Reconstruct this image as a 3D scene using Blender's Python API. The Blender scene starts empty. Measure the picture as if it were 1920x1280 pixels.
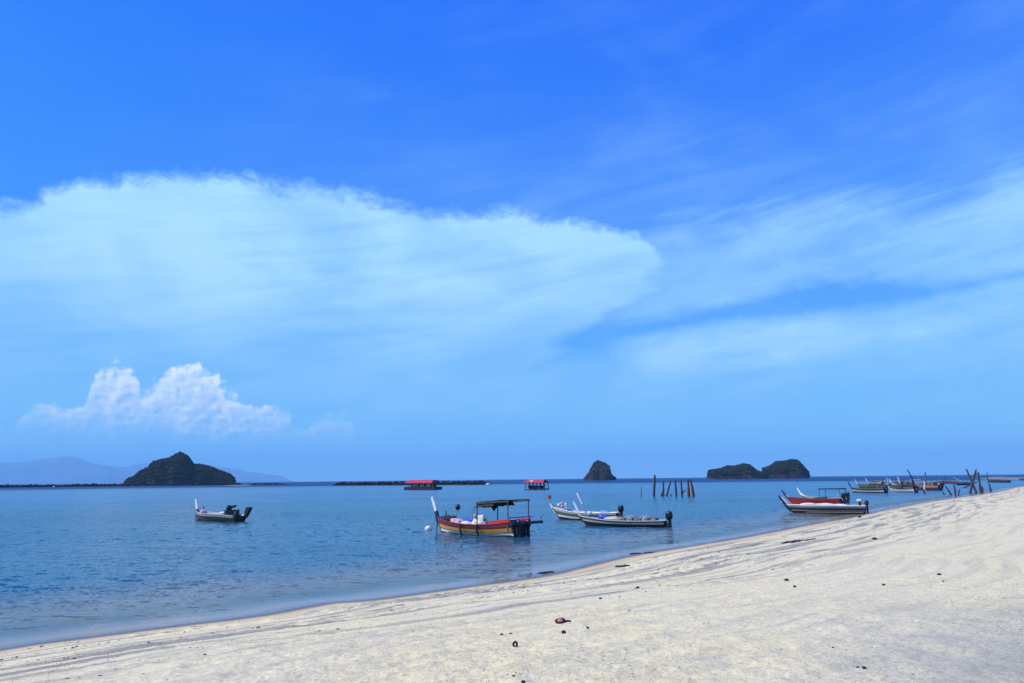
import bpy, math, random
import numpy as np
from mathutils import Vector, Matrix

sc = bpy.context.scene
COL = sc.collection
PI = math.pi
rnd = random.Random(7)

# ------------------------------------------------------------------ camera
EYE = 3.6                      # metres above the water
FPX = 1450.0                   # focal length in photo pixels (photo is 1920 wide)
PITCH = math.atan(257.5 / FPX)
ROLL = math.atan(0.0102)
fw = Vector((0, math.cos(PITCH), math.sin(PITCH)))
r0 = Vector((1, 0, 0))
u0 = r0.cross(fw)
CR = (math.cos(ROLL) * r0 - math.sin(ROLL) * u0).normalized()
CU = (math.cos(ROLL) * u0 + math.sin(ROLL) * r0).normalized()
cam_d = bpy.data.cameras.new('camera')
cam = bpy.data.objects.new('camera', cam_d)
COL.objects.link(cam)
M = Matrix((CR, CU, -fw)).transposed().to_4x4()
M.translation = Vector((0, 0, EYE))
cam.matrix_world = M
cam_d.sensor_width = 36
cam_d.lens = FPX / 1920 * 36
cam_d.clip_start = 0.1
cam_d.clip_end = 120000
sc.camera = cam

# ------------------------------------------------------------------ light
SUN_EL, SUN_AZ = math.radians(50), math.radians(-105)     # azimuth from +Y towards +X
sdir = Vector((math.sin(SUN_AZ) * math.cos(SUN_EL), math.cos(SUN_AZ) * math.cos(SUN_EL), math.sin(SUN_EL)))
sun_d = bpy.data.lights.new('sun', 'SUN')
sun_d.energy = 5.0
sun_d.angle = math.radians(0.53)
sun_d.color = (1.0, 0.91, 0.75)
sun = bpy.data.objects.new('sun', sun_d)
COL.objects.link(sun)
sun.rotation_euler = sdir.to_track_quat('Z', 'Y').to_euler()
sc.view_settings.view_transform = 'Standard'
sc.view_settings.look = 'None'
sc.view_settings.exposure = 0.0
sc.view_settings.gamma = 1.0
sc.view_settings.use_curve_mapping = False
sc.cycles.use_denoising = True
sc.cycles.max_bounces = 8
sc.cycles.transparent_max_bounces = 12
sc.cycles.volume_bounces = 1
sc.cycles.sample_clamp_indirect = 4

# ------------------------------------------------------------------ node expressions
class NX:
    """a socket with arithmetic"""
    def __init__(s, nt, sk): s.nt, s.sk = nt, sk
    def m(s, op, *a, clamp=False):
        n = s.nt.nodes.new('ShaderNodeMath'); n.operation = op; n.use_clamp = clamp
        for i, v in enumerate((s,) + a):
            if isinstance(v, NX): s.nt.links.new(v.sk, n.inputs[i])
            else: n.inputs[i].default_value = v
        return NX(s.nt, n.outputs[0])
    def __add__(s, o): return s.m('ADD', o)
    __radd__ = __add__
    def __sub__(s, o): return s.m('SUBTRACT', o)
    def __rsub__(s, o): return (s * -1) + o
    def __mul__(s, o): return s.m('MULTIPLY', o)
    __rmul__ = __mul__
    def __truediv__(s, o): return s.m('DIVIDE', o)
    def clamp(s): return s.m('MAXIMUM', 0.0).m('MINIMUM', 1.0)
    def smooth(s, a, b, o0=0.0, o1=1.0):
        n = s.nt.nodes.new('ShaderNodeMapRange'); n.interpolation_type = 'SMOOTHSTEP'
        s.nt.links.new(s.sk, n.inputs[0])
        for i, v in ((1, a), (2, b), (3, o0), (4, o1)):
            if isinstance(v, NX): s.nt.links.new(v.sk, n.inputs[i])
            else: n.inputs[i].default_value = v
        return NX(s.nt, n.outputs[0])
    def curve(s, pts, x0, x1):
        """value through (x, y) points; clamps outside"""
        ys = [p[1] for p in pts]; lo, hi = min(ys) - 1e-6, max(ys) + 1e-6
        t = s.smooth_lin(x0, x1)
        n = s.nt.nodes.new('ShaderNodeFloatCurve'); c = n.mapping.curves[0]
        P = [((p[0] - x0) / (x1 - x0), (p[1] - lo) / (hi - lo)) for p in pts]
        while len(c.points) < len(P): c.points.new(0.5, 0.5)
        for q, p in zip(c.points, P): q.location = p
        n.mapping.update(); s.nt.links.new(t.sk, n.inputs['Value'])
        return NX(s.nt, n.outputs[0]) * (hi - lo) + lo
    def smooth_lin(s, a, b):
        n = s.nt.nodes.new('ShaderNodeMapRange'); s.nt.links.new(s.sk, n.inputs[0])
        n.inputs[1].default_value = a; n.inputs[2].default_value = b
        return NX(s.nt, n.outputs[0])

def setin(nt, inp, v):
    if isinstance(v, NX): nt.links.new(v.sk, inp)
    elif hasattr(v, 'is_output'): nt.links.new(v, inp)
    elif isinstance(v, (tuple, list)) and len(inp.default_value) == 4: inp.default_value = (*v[:3], 1)
    else: inp.default_value = v
def comb(nt, x, y, z):
    n = nt.nodes.new('ShaderNodeCombineXYZ')
    for i, v in enumerate((x, y, z)): setin(nt, n.inputs[i], v)
    return NX(nt, n.outputs[0])
def sep(nt, v):
    n = nt.nodes.new('ShaderNodeSeparateXYZ'); setin(nt, n.inputs[0], v)
    return [NX(nt, o) for o in n.outputs]
def vscale(nt, v, s, off=(0, 0, 0)):
    n = nt.nodes.new('ShaderNodeVectorMath'); n.operation = 'MULTIPLY_ADD'
    setin(nt, n.inputs[0], v); n.inputs[1].default_value = s; n.inputs[2].default_value = off
    return NX(nt, n.outputs[0])
def noise(nt, v, scale, detail=4, rough=0.55, dist=0.0, color=False, dim='3D'):
    n = nt.nodes.new('ShaderNodeTexNoise'); n.noise_dimensions = dim
    setin(nt, n.inputs['Vector'], v); n.inputs['Scale'].default_value = scale
    n.inputs['Detail'].default_value = detail; n.inputs['Roughness'].default_value = rough
    n.inputs['Distortion'].default_value = dist
    return NX(nt, n.outputs[1 if color else 0])
def voro(nt, v, scale, feature='F1'):
    n = nt.nodes.new('ShaderNodeTexVoronoi'); n.feature = feature
    setin(nt, n.inputs['Vector'], v); n.inputs['Scale'].default_value = scale
    return n
def mixc(nt, f, a, b):
    n = nt.nodes.new('ShaderNodeMix'); n.data_type = 'RGBA'
    setin(nt, n.inputs[0], f); setin(nt, n.inputs[6], a); setin(nt, n.inputs[7], b)
    return NX(nt, n.outputs[2])

# ------------------------------------------------------------------ photo pixel -> direction / ground point
def ray(px, py):
    v = fw * FPX + CR * (px - 960) + CU * (640 - py)
    return v.normalized()
def azel(px, py):
    v = ray(px, py)
    return math.degrees(math.atan2(v.x, v.y)), math.degrees(math.asin(v.z))
TH = [(-300, 901.5), (0, 903.0), (400, 904.0), (740, 902.6), (1060, 901.2), (1180, 899.4), (1330, 896.8), (1560, 891.2), (1760, 887), (1920, 883), (2400, 872)]
def horizon(px):
    return float(np.interp(px, [t[0] for t in TH], [t[1] for t in TH]))
def line(px): return 897.5 - (px - 960) * 0.0102
def yfix(px, py):
    d = py - horizon(px)
    return py + (line(px) - horizon(px)) * math.exp(-max(d, 0) / 60)
def P(px, py, z=0.0):
    v = ray(px, yfix(px, py))
    t = (z - EYE) / v.z
    return Vector((v.x * t, v.y * t, z))
def PD(px, dist):
    """ground point in the column px at a horizontal distance"""
    v = ray(px, line(px))
    h = Vector((v.x, v.y, 0)).normalized()
    return h * dist

# ------------------------------------------------------------------ world: physical sky + cirrus sheet + far cumulus
w = bpy.data.worlds.new("World"); sc.world = w; w.use_nodes = True
nt = w.node_tree; nt.nodes.clear()
wo = nt.nodes.new('ShaderNodeOutputWorld'); bg = nt.nodes.new('ShaderNodeBackground')
nt.links.new(bg.outputs[0], wo.inputs[0]); bg.inputs[1].default_value = 0.1
sky = nt.nodes.new('ShaderNodeTexSky'); sky.sky_type = 'NISHITA'; sky.sun_disc = False
sky.sun_elevation = SUN_EL; sky.sun_rotation = SUN_AZ; sky.air_density = 0.5; sky.dust_density = 0.0; sky.ozone_density = 6.0
nr, ng, nb = sep(nt, NX(nt, sky.outputs[0]))          # the saturated film look of the photograph, the same for the whole sky
skyc = comb(nt, (nr * 0.1).m('POWER', 1.5) * 15.0, (ng * 0.1).m('POWER', 0.90) * 15.2, (nb * 0.1).m('POWER', 0.06) * 10.7)
tc = nt.nodes.new('ShaderNodeTexCoord'); D = NX(nt, tc.outputs['Generated'])
dx, dy, dz = sep(nt, D)
az = dx.m('ARCTAN2', dy) * (180 / PI)
el = dz.m('ARCSINE') * (180 / PI)
AZ = lambda px: azel(px, 500)[0]
A0, A1 = -60.0, 60.0
def pcurve(pts, ends=None):
    P2 = [azel(*p) for p in pts]
    return az.curve([(A0, P2[0][1] if ends is None else ends[0])] + P2 + [(A1, P2[-1][1] if ends is None else ends[1])], A0, A1)
def pval(pts, ends=None, y=600):
    P2 = [(azel(x, y)[0], v) for x, v in pts]
    return az.curve([(A0, P2[0][1])] + P2 + [(A1, P2[-1][1])], A0, A1)
wisp = noise(nt, vscale(nt, D, (1.0, 1.0, 2.2)), 9, 7, 0.62, 0.6) - 0.5
wisp2 = noise(nt, vscale(nt, D, (1.0, 1.0, 1.3), (3, 1, 2)), 34, 5, 0.65, 0.8) - 0.5
# streaks run along gently rising lines in azimuth / elevation
tilt = comb(nt, az * 0.03, (el - az * 0.16) * 0.30, 0.0)
streak = noise(nt, tilt, 2.1, 6, 0.6, 0.7)
tilt2 = comb(nt, az * 0.05, (el - az * 0.10) * 0.55, 7.0)
streak2 = noise(nt, tilt2, 1.7, 5, 0.62, 0.5)
soft = noise(nt, vscale(nt, D, (1, 1, 2.0), (5, 2, 1)), 5, 4, 0.5, 0.4)
# sheet: its upper rim
rim = pcurve([(0, 376), (90, 356), (250, 330), (440, 326), (560, 340), (700, 362), (850, 386), (1010, 400), (1140, 412), (1200, 436), (1250, 470), (1320, 520), (1400, 575), (1500, 600), (1920, 600)])
wisp3 = noise(nt, vscale(nt, D, (1.0, 1.0, 1.4), (8, 3, 5)), 75, 4, 0.7, 1.2) - 0.5
edge = rim - el + wisp * 2.2 + wisp2 * 1.7 + wisp3 * 0.7
E = lambda y: azel(960, y)[1]
azc = el.curve([(0.0, AZ(900)), (E(640), AZ(1040)), (E(600), AZ(1130)), (E(540), AZ(1215)), (E(480), AZ(1250)), (E(400), AZ(1230)), (40.0, AZ(1200))], 0.0, 40.0)
cut = (az - azc + wisp * 4.5 + wisp2 * 2.0 + (streak - 0.5) * 5.0).smooth(-1.4, 3.2, 1.0, 0.0)
sheet = (edge + 0.02).smooth(-0.4, 1.25) * cut.m('MAXIMUM', el.smooth(E(730), E(610), 1.0, 0.0) * az.smooth(AZ(1250), AZ(1900), 1.0, 0.88))
V = el.curve([(0.0, 0.0), (E(880), 0.08), (E(800), 0.34), (E(742), 0.50), (E(640), 0.68), (E(560), 0.82), (E(470), 0.90), (E(300), 0.90), (40.0, 0.9)], 0.0, 40.0)
tex = (streak - 0.5) * 0.26 + (soft - 0.5) * 0.75 + (streak2 - 0.5) * 0.16 + wisp * 0.38 + wisp2 * 0.16
dent = (az - azel(560, 400)[0]).m('ABSOLUTE').smooth(0, 8, 0.22, 0.0) * (el - azel(560, 400)[1]).m('ABSOLUTE').smooth(0, 2.4, 1.0, 0.0)
crest = (edge + 0.02).smooth(0.3, 1.0) * edge.smooth(1.2, 4.0, 0.14, 0.0)
covL = sheet * (V * (1.0 + tex) - dent + crest)
# thinner veil on the right, its top frayed
rtop = pcurve([(1100, 470), (1250, 440), (1400, 420), (1550, 385), (1700, 400), (1800, 390), (1920, 340)])
redge = rtop - el + wisp * 2.6 + (streak - 0.5) * 5.0
veilR = az.smooth(AZ(1020), AZ(1260)) * redge.smooth(-3.0, 1.6)
covR = veilR * (V.m('MINIMUM', 0.66) * (0.90 + tex * 1.2 + wisp * 0.5))
# the long blue gap between them
gc = pcurve([(1000, 648), (1150, 622), (1300, 598), (1450, 575), (1600, 556), (1750, 545), (1920, 515)])
gw = pval([(960, 0.0), (1040, 0.45), (1200, 0.65), (1400, 0.85), (1550, 1.15), (1700, 0.9), (1920, 0.35)])
gd = (el - gc + wisp * 0.8 + (streak - 0.5) * 1.2).m('ABSOLUTE')
gap = (gd - gw + wisp2 * 0.8).smooth(-1.0, 0.5, 1.0, 0.0) * az.smooth(AZ(985), AZ(1090))
fr_ = (el - gc + 1.6 + gw).m('ABSOLUTE').smooth(0.0, 2.4, 0.80, 0.0) * az.smooth(AZ(1100), AZ(1280)) * az.smooth(AZ(1400), AZ(1650), 1.0, 0.25) * (0.75 + wisp * 1.6)
high = el.smooth(E(420), E(-400), 1.0, 0.15) * ((streak * 0.35 + soft * 0.65).smooth(0.40, 0.72) * 0.16) * az.smooth(AZ(0), AZ(1300), 0.05, 1.0) + el.smooth(E(420), E(80), 0.11, 0.0) * az.smooth(AZ(100), AZ(900), 0.2, 1.0) 
cov = covL.clamp().m('MAXIMUM', covR.clamp() + fr_.clamp())
cov = cov + az.smooth(AZ(1250), AZ(1900)) * el.smooth(E(900), E(700)) * el.smooth(E(640), E(330), 1.0, 0.3) * 0.10
cov = (cov * (1.0 - gap * 0.92)).m('MAXIMUM', high)
# round the back of the viewer the sheet breaks into a plain thin veil
back = az.m('ABSOLUTE').smooth(45, 75)
gen = (noise(nt, vscale(nt, D, (1, 1, 2.5)), 2.4, 6, 0.6, 0.3)).smooth(0.45, 0.75) * 0.6
cov = cov * (1.0 - back) + gen * back
cloudc = mixc(nt, (soft * 0.5 + streak * 0.5).smooth(0.3, 0.7), (3.6, 7.2, 10.4), (5.0, 8.6, 10.8))
c1 = mixc(nt, cov.clamp(), skyc, cloudc)
# cumulus bank over the island
q = comb(nt, az * 0.55, el * 0.62, 0.0)
def billow(off):
    qq = vscale(nt, q, (1, 1, 1), off)
    n1 = voro(nt, qq, 1.15, 'SMOOTH_F1'); n2 = voro(nt, vscale(nt, qq, (1, 1, 1), (3.1, 1.7, 0)), 2.7, 'SMOOTH_F1')
    n3 = noise(nt, qq, 3.0, 8, 0.68)
    return (0.55 - NX(nt, n1.outputs[0])) * 1.0 + (0.5 - NX(nt, n2.outputs[0])) * 0.55 + (n3 - 0.5) * 1.7
b0 = billow((0, 0, 0)); b1 = billow((-0.16, 0.13, 0))
ctop = pcurve([(-60, 800), (20, 800), (60, 756), (95, 752), (115, 775), (150, 765), (178, 706), (215, 692), (255, 700), (272, 732), (300, 702), (345, 686), (385, 690), (415, 722), (470, 752), (540, 775), (575, 800), (600, 790), (640, 782), (668, 830), (760, 880)], (azel(-200, 860)[1], azel(900, 895)[1]))
cedge = ctop - el + b0 * 1.25
cmask = cedge.smooth(-0.1, 0.6)
cfade = (el + b0 * 1.3 + (soft - 0.5) * 2.0).smooth(E(850), E(745)) * az.curve([(A0, 0.3), (azel(0, 700)[0], 0.34), (azel(100, 700)[0], 0.6), (azel(210, 700)[0], 0.85), (azel(330, 700)[0], 1.0), (azel(480, 700)[0], 0.85), (azel(560, 700)[0], 0.55), (azel(660, 700)[0], 0.3), (azel(760, 700)[0], 0.0), (A1, 0.0)], A0, A1)
lit = ((b0 - b1) * 1.1 + 0.70 + cedge.smooth(0, 1.6, 0.28, -0.22)).clamp()
cumc = mixc(nt, lit, (4.2, 7.0, 10.4), (10.3, 11.4, 11.6))
c2 = mixc(nt, (cmask * cfade * (0.95 + b0 * 0.4)).clamp(), c1, cumc)
nt.links.new(c2.sk, bg.inputs[0])

# ------------------------------------------------------------------ numpy noise
def _hash(ix, iy, seed):
    h = (ix.astype(np.int64) * 374761393 + iy.astype(np.int64) * 668265263 + seed * 1442695041) & 0xffffffff
    h = ((h ^ (h >> 13)) * 1274126177) & 0xffffffff
    return ((h ^ (h >> 16)) & 0xffff) / 65535.0
def vnoise(x, y, seed=0):
    ix, iy = np.floor(x), np.floor(y); fx, fy = x - ix, y - iy
    fx = fx * fx * (3 - 2 * fx); fy = fy * fy * (3 - 2 * fy)
    a = _hash(ix, iy, seed); b = _hash(ix + 1, iy, seed); c = _hash(ix, iy + 1, seed); d = _hash(ix + 1, iy + 1, seed)
    return (a * (1 - fx) + b * fx) * (1 - fy) + (c * (1 - fx) + d * fx) * fy - 0.5
def fbm(x, y, oct=4, seed=0, gain=0.5):
    s = 0; a = 1.0
    for i in range(oct):
        s = s + a * vnoise(x, y, seed + i * 17); x = x * 2.03 + 5.1; y = y * 2.03 + 1.7; a *= gain
    return s

# ------------------------------------------------------------------ materials
def newmat(name):
    m = bpy.data.materials.new(name); m.use_nodes = True; n = m.node_tree; n.nodes.clear()
    o = n.nodes.new('ShaderNodeOutputMaterial'); return m, n, o
def paint(name, col, rough=0.55, worn=(0.16, 0.12, 0.09), wear=0.25, scale=3.0, bump=0.004, spec=0.4, stretch=(0.6, 3, 3)):
    m, n, o = newmat(name)
    b = n.nodes.new('ShaderNodeBsdfPrincipled'); n.links.new(b.outputs[0], o.inputs[0])
    t = n.nodes.new('ShaderNodeTexCoord'); v = vscale(n, NX(n, t.outputs['Object']), stretch)
    n1 = noise(n, v, scale, 6, 0.65); n2 = noise(n, v, scale * 5, 4, 0.6)
    f = (n1 * 0.6 + n2 * 0.4).smooth(0.72 - wear * 0.5, 0.82 - wear * 0.25)
    dark = tuple(c * 0.72 for c in col)
    c = mixc(n, n2.smooth(0.3, 0.7), col, dark)
    c = mixc(n, f * min(1, wear * 3), c, worn)
    setin(n, b.inputs['Base Color'], c)
    b.inputs['Roughness'].default_value = rough; b.inputs['Specular IOR Level'].default_value = spec
    bp = n.nodes.new('ShaderNodeBump'); bp.inputs['Distance'].default_value = bump; bp.inputs['Strength'].default_value = 0.6
    setin(n, bp.inputs['Height'], n2); n.links.new(bp.outputs[0], b.inputs['Normal'])
    return m
MT = {}
MT['white'] = paint('white_paint', (0.72, 0.74, 0.72), 0.45, wear=0.18)
MT['cream'] = paint('cream_paint', (0.52, 0.52, 0.42), 0.6, wear=0.3)
MT['palegrey'] = paint('pale_grey_paint', (0.40, 0.43, 0.43), 0.6, wear=0.3)
MT['grey'] = paint('grey_wood', (0.20, 0.21, 0.20), 0.8, wear=0.3)
MT['darkgrey'] = paint('dark_grey_wood', (0.06, 0.065, 0.065), 0.8, wear=0.2)
MT['black'] = paint('black_tarred_wood', (0.012, 0.014, 0.018), 0.6, worn=(0.05, 0.05, 0.05), wear=0.15)
MT['navy'] = paint('navy_paint', (0.012, 0.022, 0.085), 0.5, wear=0.15)
MT['blue'] = paint('blue_paint', (0.02, 0.07, 0.42), 0.5, wear=0.12)
MT['skyblue'] = paint('light_blue_paint', (0.16, 0.34, 0.55), 0.5, wear=0.2)
MT['red'] = paint('red_paint', (0.62, 0.018, 0.014), 0.5, wear=0.1)
MT['darkred'] = paint('dull_red_paint', (0.36, 0.02, 0.018), 0.55, wear=0.15)
MT['plum'] = paint('faded_plum_paint', (0.22, 0.035, 0.05), 0.55, wear=0.2)
MT['maroon'] = paint('maroon_paint', (0.10, 0.012, 0.015), 0.6, wear=0.2)
MT['mustard'] = paint('mustard_paint', (0.72, 0.33, 0.05), 0.55, wear=0.15)
MT['pink'] = paint('faded_pink_paint', (0.55, 0.30, 0.30), 0.6, wear=0.25)
MT['green'] = paint('dull_green_paint', (0.09, 0.15, 0.10), 0.6, wear=0.3)
MT['brown'] = paint('brown_wood', (0.12, 0.06, 0.03), 0.75, wear=0.25)
MT['tan'] = paint('tan_wood', (0.38, 0.24, 0.11), 0.75, wear=0.3)
MT['driftwood'] = paint('weathered_timber', (0.055, 0.045, 0.042), 0.9, worn=(0.16, 0.14, 0.12), wear=0.3, bump=0.02)
MT['paletimber'] = paint('bleached_timber', (0.42, 0.42, 0.38), 0.9, wear=0.2, bump=0.01)
MT['cloth_white'] = paint('white_sacking', (0.68, 0.66, 0.66), 0.9, worn=(0.35, 0.25, 0.28), wear=0.25, bump=0.02, spec=0.1, stretch=(2, 2, 2))
MT['cloth_pink'] = paint('pinkish_net', (0.56, 0.40, 0.45), 0.9, worn=(0.3, 0.12, 0.16), wear=0.3, bump=0.03, spec=0.1, stretch=(2, 2, 2))
MT['tarp_blue'] = paint('blue_tarpaulin', (0.03, 0.10, 0.60), 0.5, wear=0.05, bump=0.02, stretch=(2, 2, 2))
MT['tarp_black'] = paint('black_tarpaulin', (0.012, 0.014, 0.016), 0.7, worn=(0.06, 0.06, 0.06), wear=0.1, bump=0.02, stretch=(2, 2, 2))
MT['net_dark'] = paint('dark_fishing_net', (0.02, 0.022, 0.03), 0.9, worn=(0.08, 0.08, 0.09), wear=0.3, bump=0.04, stretch=(2, 2, 2))
MT['roof_red'] = paint('red_roof_sheet', (0.55, 0.045, 0.07), 0.5, wear=0.08)
MT['plastic_black'] = paint('black_plastic', (0.01, 0.01, 0.012), 0.35, worn=(0.04, 0.04, 0.04), wear=0.1)
MT['metal'] = paint('dull_metal', (0.25, 0.26, 0.27), 0.4, wear=0.2)
MT['rope'] = paint('rope', (0.10, 0.10, 0.09), 0.9, wear=0.2)
MT['seaweed'] = paint('drying_seaweed', (0.018, 0.017, 0.015), 0.9, worn=(0.06, 0.05, 0.035), wear=0.4, bump=0.01)
MT['husk'] = paint('red_brown_husk', (0.10, 0.018, 0.014), 0.8, worn=(0.3, 0.10, 0.09), wear=0.4)
MT['shell'] = paint('shell_grit', (0.33, 0.30, 0.26), 0.9, worn=(0.08, 0.07, 0.06), wear=0.5, stretch=(9, 9, 9))

def rockmat():
    m, n, o = newmat('island_rock')
    b = n.nodes.new('ShaderNodeBsdfPrincipled'); n.links.new(b.outputs[0], o.inputs[0])
    t = n.nodes.new('ShaderNodeTexCoord'); v = NX(n, t.outputs['Object'])
    n1 = noise(n, vscale(n, v, (1, 1, 0.35)), 0.06, 8, 0.7)
    c = mixc(n, n1.smooth(0.4, 0.65), (0.012, 0.012, 0.015), (0.06, 0.05, 0.048))
    setin(n, b.inputs['Base Color'], c); b.inputs['Roughness'].default_value = 0.95; b.inputs['Specular IOR Level'].default_value = 0.1
    return m
def leafmat():
    m, n, o = newmat('island_foliage')
    b = n.nodes.new('ShaderNodeBsdfPrincipled'); n.links.new(b.outputs[0], o.inputs[0])
    t = n.nodes.new('ShaderNodeTexCoord'); v = NX(n, t.outputs['Object'])
    n1 = noise(n, v, 0.08, 5, 0.7)
    c = mixc(n, n1.smooth(0.35, 0.65), (0.006, 0.010, 0.007), (0.022, 0.032, 0.012))
    setin(n, b.inputs['Base Color'], c); b.inputs['Roughness'].default_value = 0.9; b.inputs['Specular IOR Level'].default_value = 0.1
    return m
MT['farland'] = paint('far_forest', (0.10, 0.13, 0.12), 0.95, worn=(0.14, 0.15, 0.15), wear=0.3, scale=0.002, bump=0.0)
MT['rock'] = rockmat(); MT['leaf'] = leafmat()

# ------------------------------------------------------------------ mesh helpers
class MB:
    def __init__(s): s.v = []; s.f = []
    def add(s, vs, fs):
        k = len(s.v); s.v += [tuple(p) for p in vs]; s.f += [tuple(i + k for i in q) for q in fs]; return s
    def box(s, x0, x1, y0, y1, z0, z1, T=None, bev=0.0):
        vs = [(x, y, z) for x in (x0, x1) for y in (y0, y1) for z in (z0, z1)]
        if T is not None: vs = [T @ Vector(p) for p in vs]
        return s.add(vs, [(0, 1, 3, 2), (4, 6, 7, 5), (0, 4, 5, 1), (2, 3, 7, 6), (0, 2, 6, 4), (1, 5, 7, 3)])
    def bar(s, a, b, w, h=None, up=Vector((0, 0, 1))):
        a, b = Vector(a), Vector(b); h = h or w; d = (b - a).normalized()
        sd = d.cross(up)
        if sd.length < 1e-3: sd = d.cross(Vector((0, 1, 0)))
        sd.normalize(); uu = sd.cross(d)
        vs = [p + sd * i * w / 2 + uu * j * h / 2 for p in (a, b) for i, j in ((-1, -1), (1, -1), (1, 1), (-1, 1))]
        return s.add(vs, [(0, 3, 2, 1), (4, 5, 6, 7), (0, 1, 5, 4), (1, 2, 6, 5), (2, 3, 7, 6), (3, 0, 4, 7)])
    def tube(s, pts, rad, n=8, cap=True):
        pts = [Vector(p) for p in pts]; rs = rad if isinstance(rad, (list, tuple)) else [rad] * len(pts)
        k = len(s.v); ref = Vector((0, 0, 1))
        for i, p in enumerate(pts):
            d = (pts[min(i + 1, len(pts) - 1)] - pts[max(i - 1, 0)]).normalized()
            a = d.cross(ref)
            if a.length < 0.05: a = d.cross(Vector((0.3, 1, 0)))
            a.normalize(); b = a.cross(d)
            for j in range(n):
                t = 2 * PI * j / n; s.v.append(tuple(p + (a * math.cos(t) + b * math.sin(t)) * rs[i]))
        for i in range(len(pts) - 1):
            for j in range(n):
                s.f.append((k + i * n + j, k + i * n + (j + 1) % n, k + (i + 1) * n + (j + 1) % n, k + (i + 1) * n + j))
        if cap:
            s.f.append(tuple(k + j for j in range(n))[::-1]); s.f.append(tuple(k + (len(pts) - 1) * n + j for j in range(n)))
        return s
    def blob(s, c, r, n=10, m=7, amp=0.18, seed=0, flat=0.0, sq=1.0):
        """uneven rounded lump; sq<1 makes it boxier"""
        c = Vector(c); r = r if isinstance(r, (tuple, list)) else (r, r, r); rg = random.Random(seed); k = len(s.v)
        ph = [rg.uniform(0, 6.28) for _ in range(6)]
        sg = lambda t: math.copysign(abs(t) ** sq, t)
        for i in range(m + 1):
            th = PI * i / m
            for j in range(n):
                t = 2 * PI * j / n
                x, y, z = sg(math.sin(th)) * sg(math.cos(t)), sg(math.sin(th)) * sg(math.sin(t)), sg(math.cos(th))
                g = 1 + amp * (math.sin(3 * x + ph[0]) * math.sin(4 * y + ph[1]) + 0.6 * math.sin(5 * z + ph[2] + 2 * x) + 0.4 * math.sin(7 * y + 6 * x + ph[3])) * 0.6
                zz = max(z, -1 + flat)
                s.v.append((c.x + x * g * r[0], c.y + y * g * r[1], c.z + zz * g * r[2]))
        for i in range(m):
            for j in range(n):
                s.f.append((k + i * n + j, k + (i + 1) * n + j, k + (i + 1) * n + (j + 1) % n, k + i * n + (j + 1) % n))
        return s
    def prism(s, prof, y0, y1):
        """x,z outline extruded along y"""
        n = len(prof); vs = [(p[0], y0, p[1]) for p in prof] + [(p[0], y1, p[1]) for p in prof]
        return s.add(vs, [tuple(range(n))[::-1], tuple(range(n, 2 * n))] + [(i, (i + 1) % n, n + (i + 1) % n, n + i) for i in range(n)])
    def build(s, name, mat, parent=None, smooth=False):
        me = bpy.data.meshes.new(name); me.from_pydata(s.v, [], s.f); me.validate(); me.update()
        import bmesh as _b
        bm = _b.new(); bm.from_mesh(me); _b.ops.remove_doubles(bm, verts=bm.verts, dist=1e-5); _b.ops.recalc_face_normals(bm, faces=bm.faces); bm.to_mesh(me); bm.free()
        if smooth: me.polygons.foreach_set('use_smooth', [True] * len(me.polygons))
        me.materials.append(MT[mat] if isinstance(mat, str) else mat)
        o = bpy.data.objects.new(name, me); COL.objects.link(o)
        if parent is not None: o.parent = parent
        return o
def tag(o, label=None, cat=None, group=None, kind=None):
    for k, v in (('label', label), ('category', cat), ('group', group), ('kind', kind)):
        if v: o[k] = v
    return o
def thing(name, label, cat, loc=(0, 0, 0), rz=0.0, group=None):
    o = bpy.data.objects.new(name, None); COL.objects.link(o); o.empty_display_size = 0.3
    o.location = loc; o.rotation_euler = (0, 0, rz)
    return tag(o, label, cat, group)
def npmesh(name, verts, quads, mat, attrs=None, uv=None, smooth=True):
    me = bpy.data.meshes.new(name)
    nv, nf = len(verts), len(quads)
    me.vertices.add(nv); me.vertices.foreach_set('co', np.ascontiguousarray(verts, dtype=np.float32).ravel())
    k = quads.shape[1]
    me.loops.add(nf * k); me.loops.foreach_set('vertex_index', quads.astype(np.int32).ravel())
    me.polygons.add(nf); me.polygons.foreach_set('loop_start', np.arange(0, nf * k, k, dtype=np.int32))
    me.polygons.foreach_set('use_smooth', np.full(nf, smooth))
    me.update(calc_edges=True)
    for a, val in (attrs or {}).items():
        if val.ndim == 1:
            at = me.attributes.new(a, 'FLOAT', 'POINT'); at.data.foreach_set('value', val.astype(np.float32))
        else:
            at = me.attributes.new(a, 'FLOAT_VECTOR', 'POINT'); at.data.foreach_set('vector', val.astype(np.float32).ravel())
    me.materials.append(mat)
    o = bpy.data.objects.new(name, me); COL.objects.link(o)
    return o

# ------------------------------------------------------------------ shoreline and terrain
SH = [P(x, y) for x, y in ((-300, 1262), (0, 1215), (55, 1206), (225, 1184), (335, 1170), (480, 1152), (605, 1130), (705, 1121), (855, 1100), (960, 1086), (1040, 1072), (1170, 1042), (1290, 1022), (1400, 1004), (1519, 981), (1578, 971), (1637, 958), (1682, 949), (1741, 938), (1830, 925), (1870, 918), (1920, 907), (1990, 899))]
def cr(pts, n=6):
    out = []
    for i in range(len(pts) - 1):
        a, b, c, d = pts[max(i - 1, 0)], pts[i], pts[i + 1], pts[min(i + 2, len(pts) - 1)]
        for k in range(n):
            t = k / n
            out.append(0.5 * ((2 * b) + (c - a) * t + (2 * a - 5 * b + 4 * c - d) * t * t + (3 * b - a - 3 * c + d) * t ** 3))
    return out + [pts[-1]]
SH = cr(SH)
first = (SH[0] - SH[3]).normalized(); last = (SH[-1] - SH[-7]).normalized()
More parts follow.
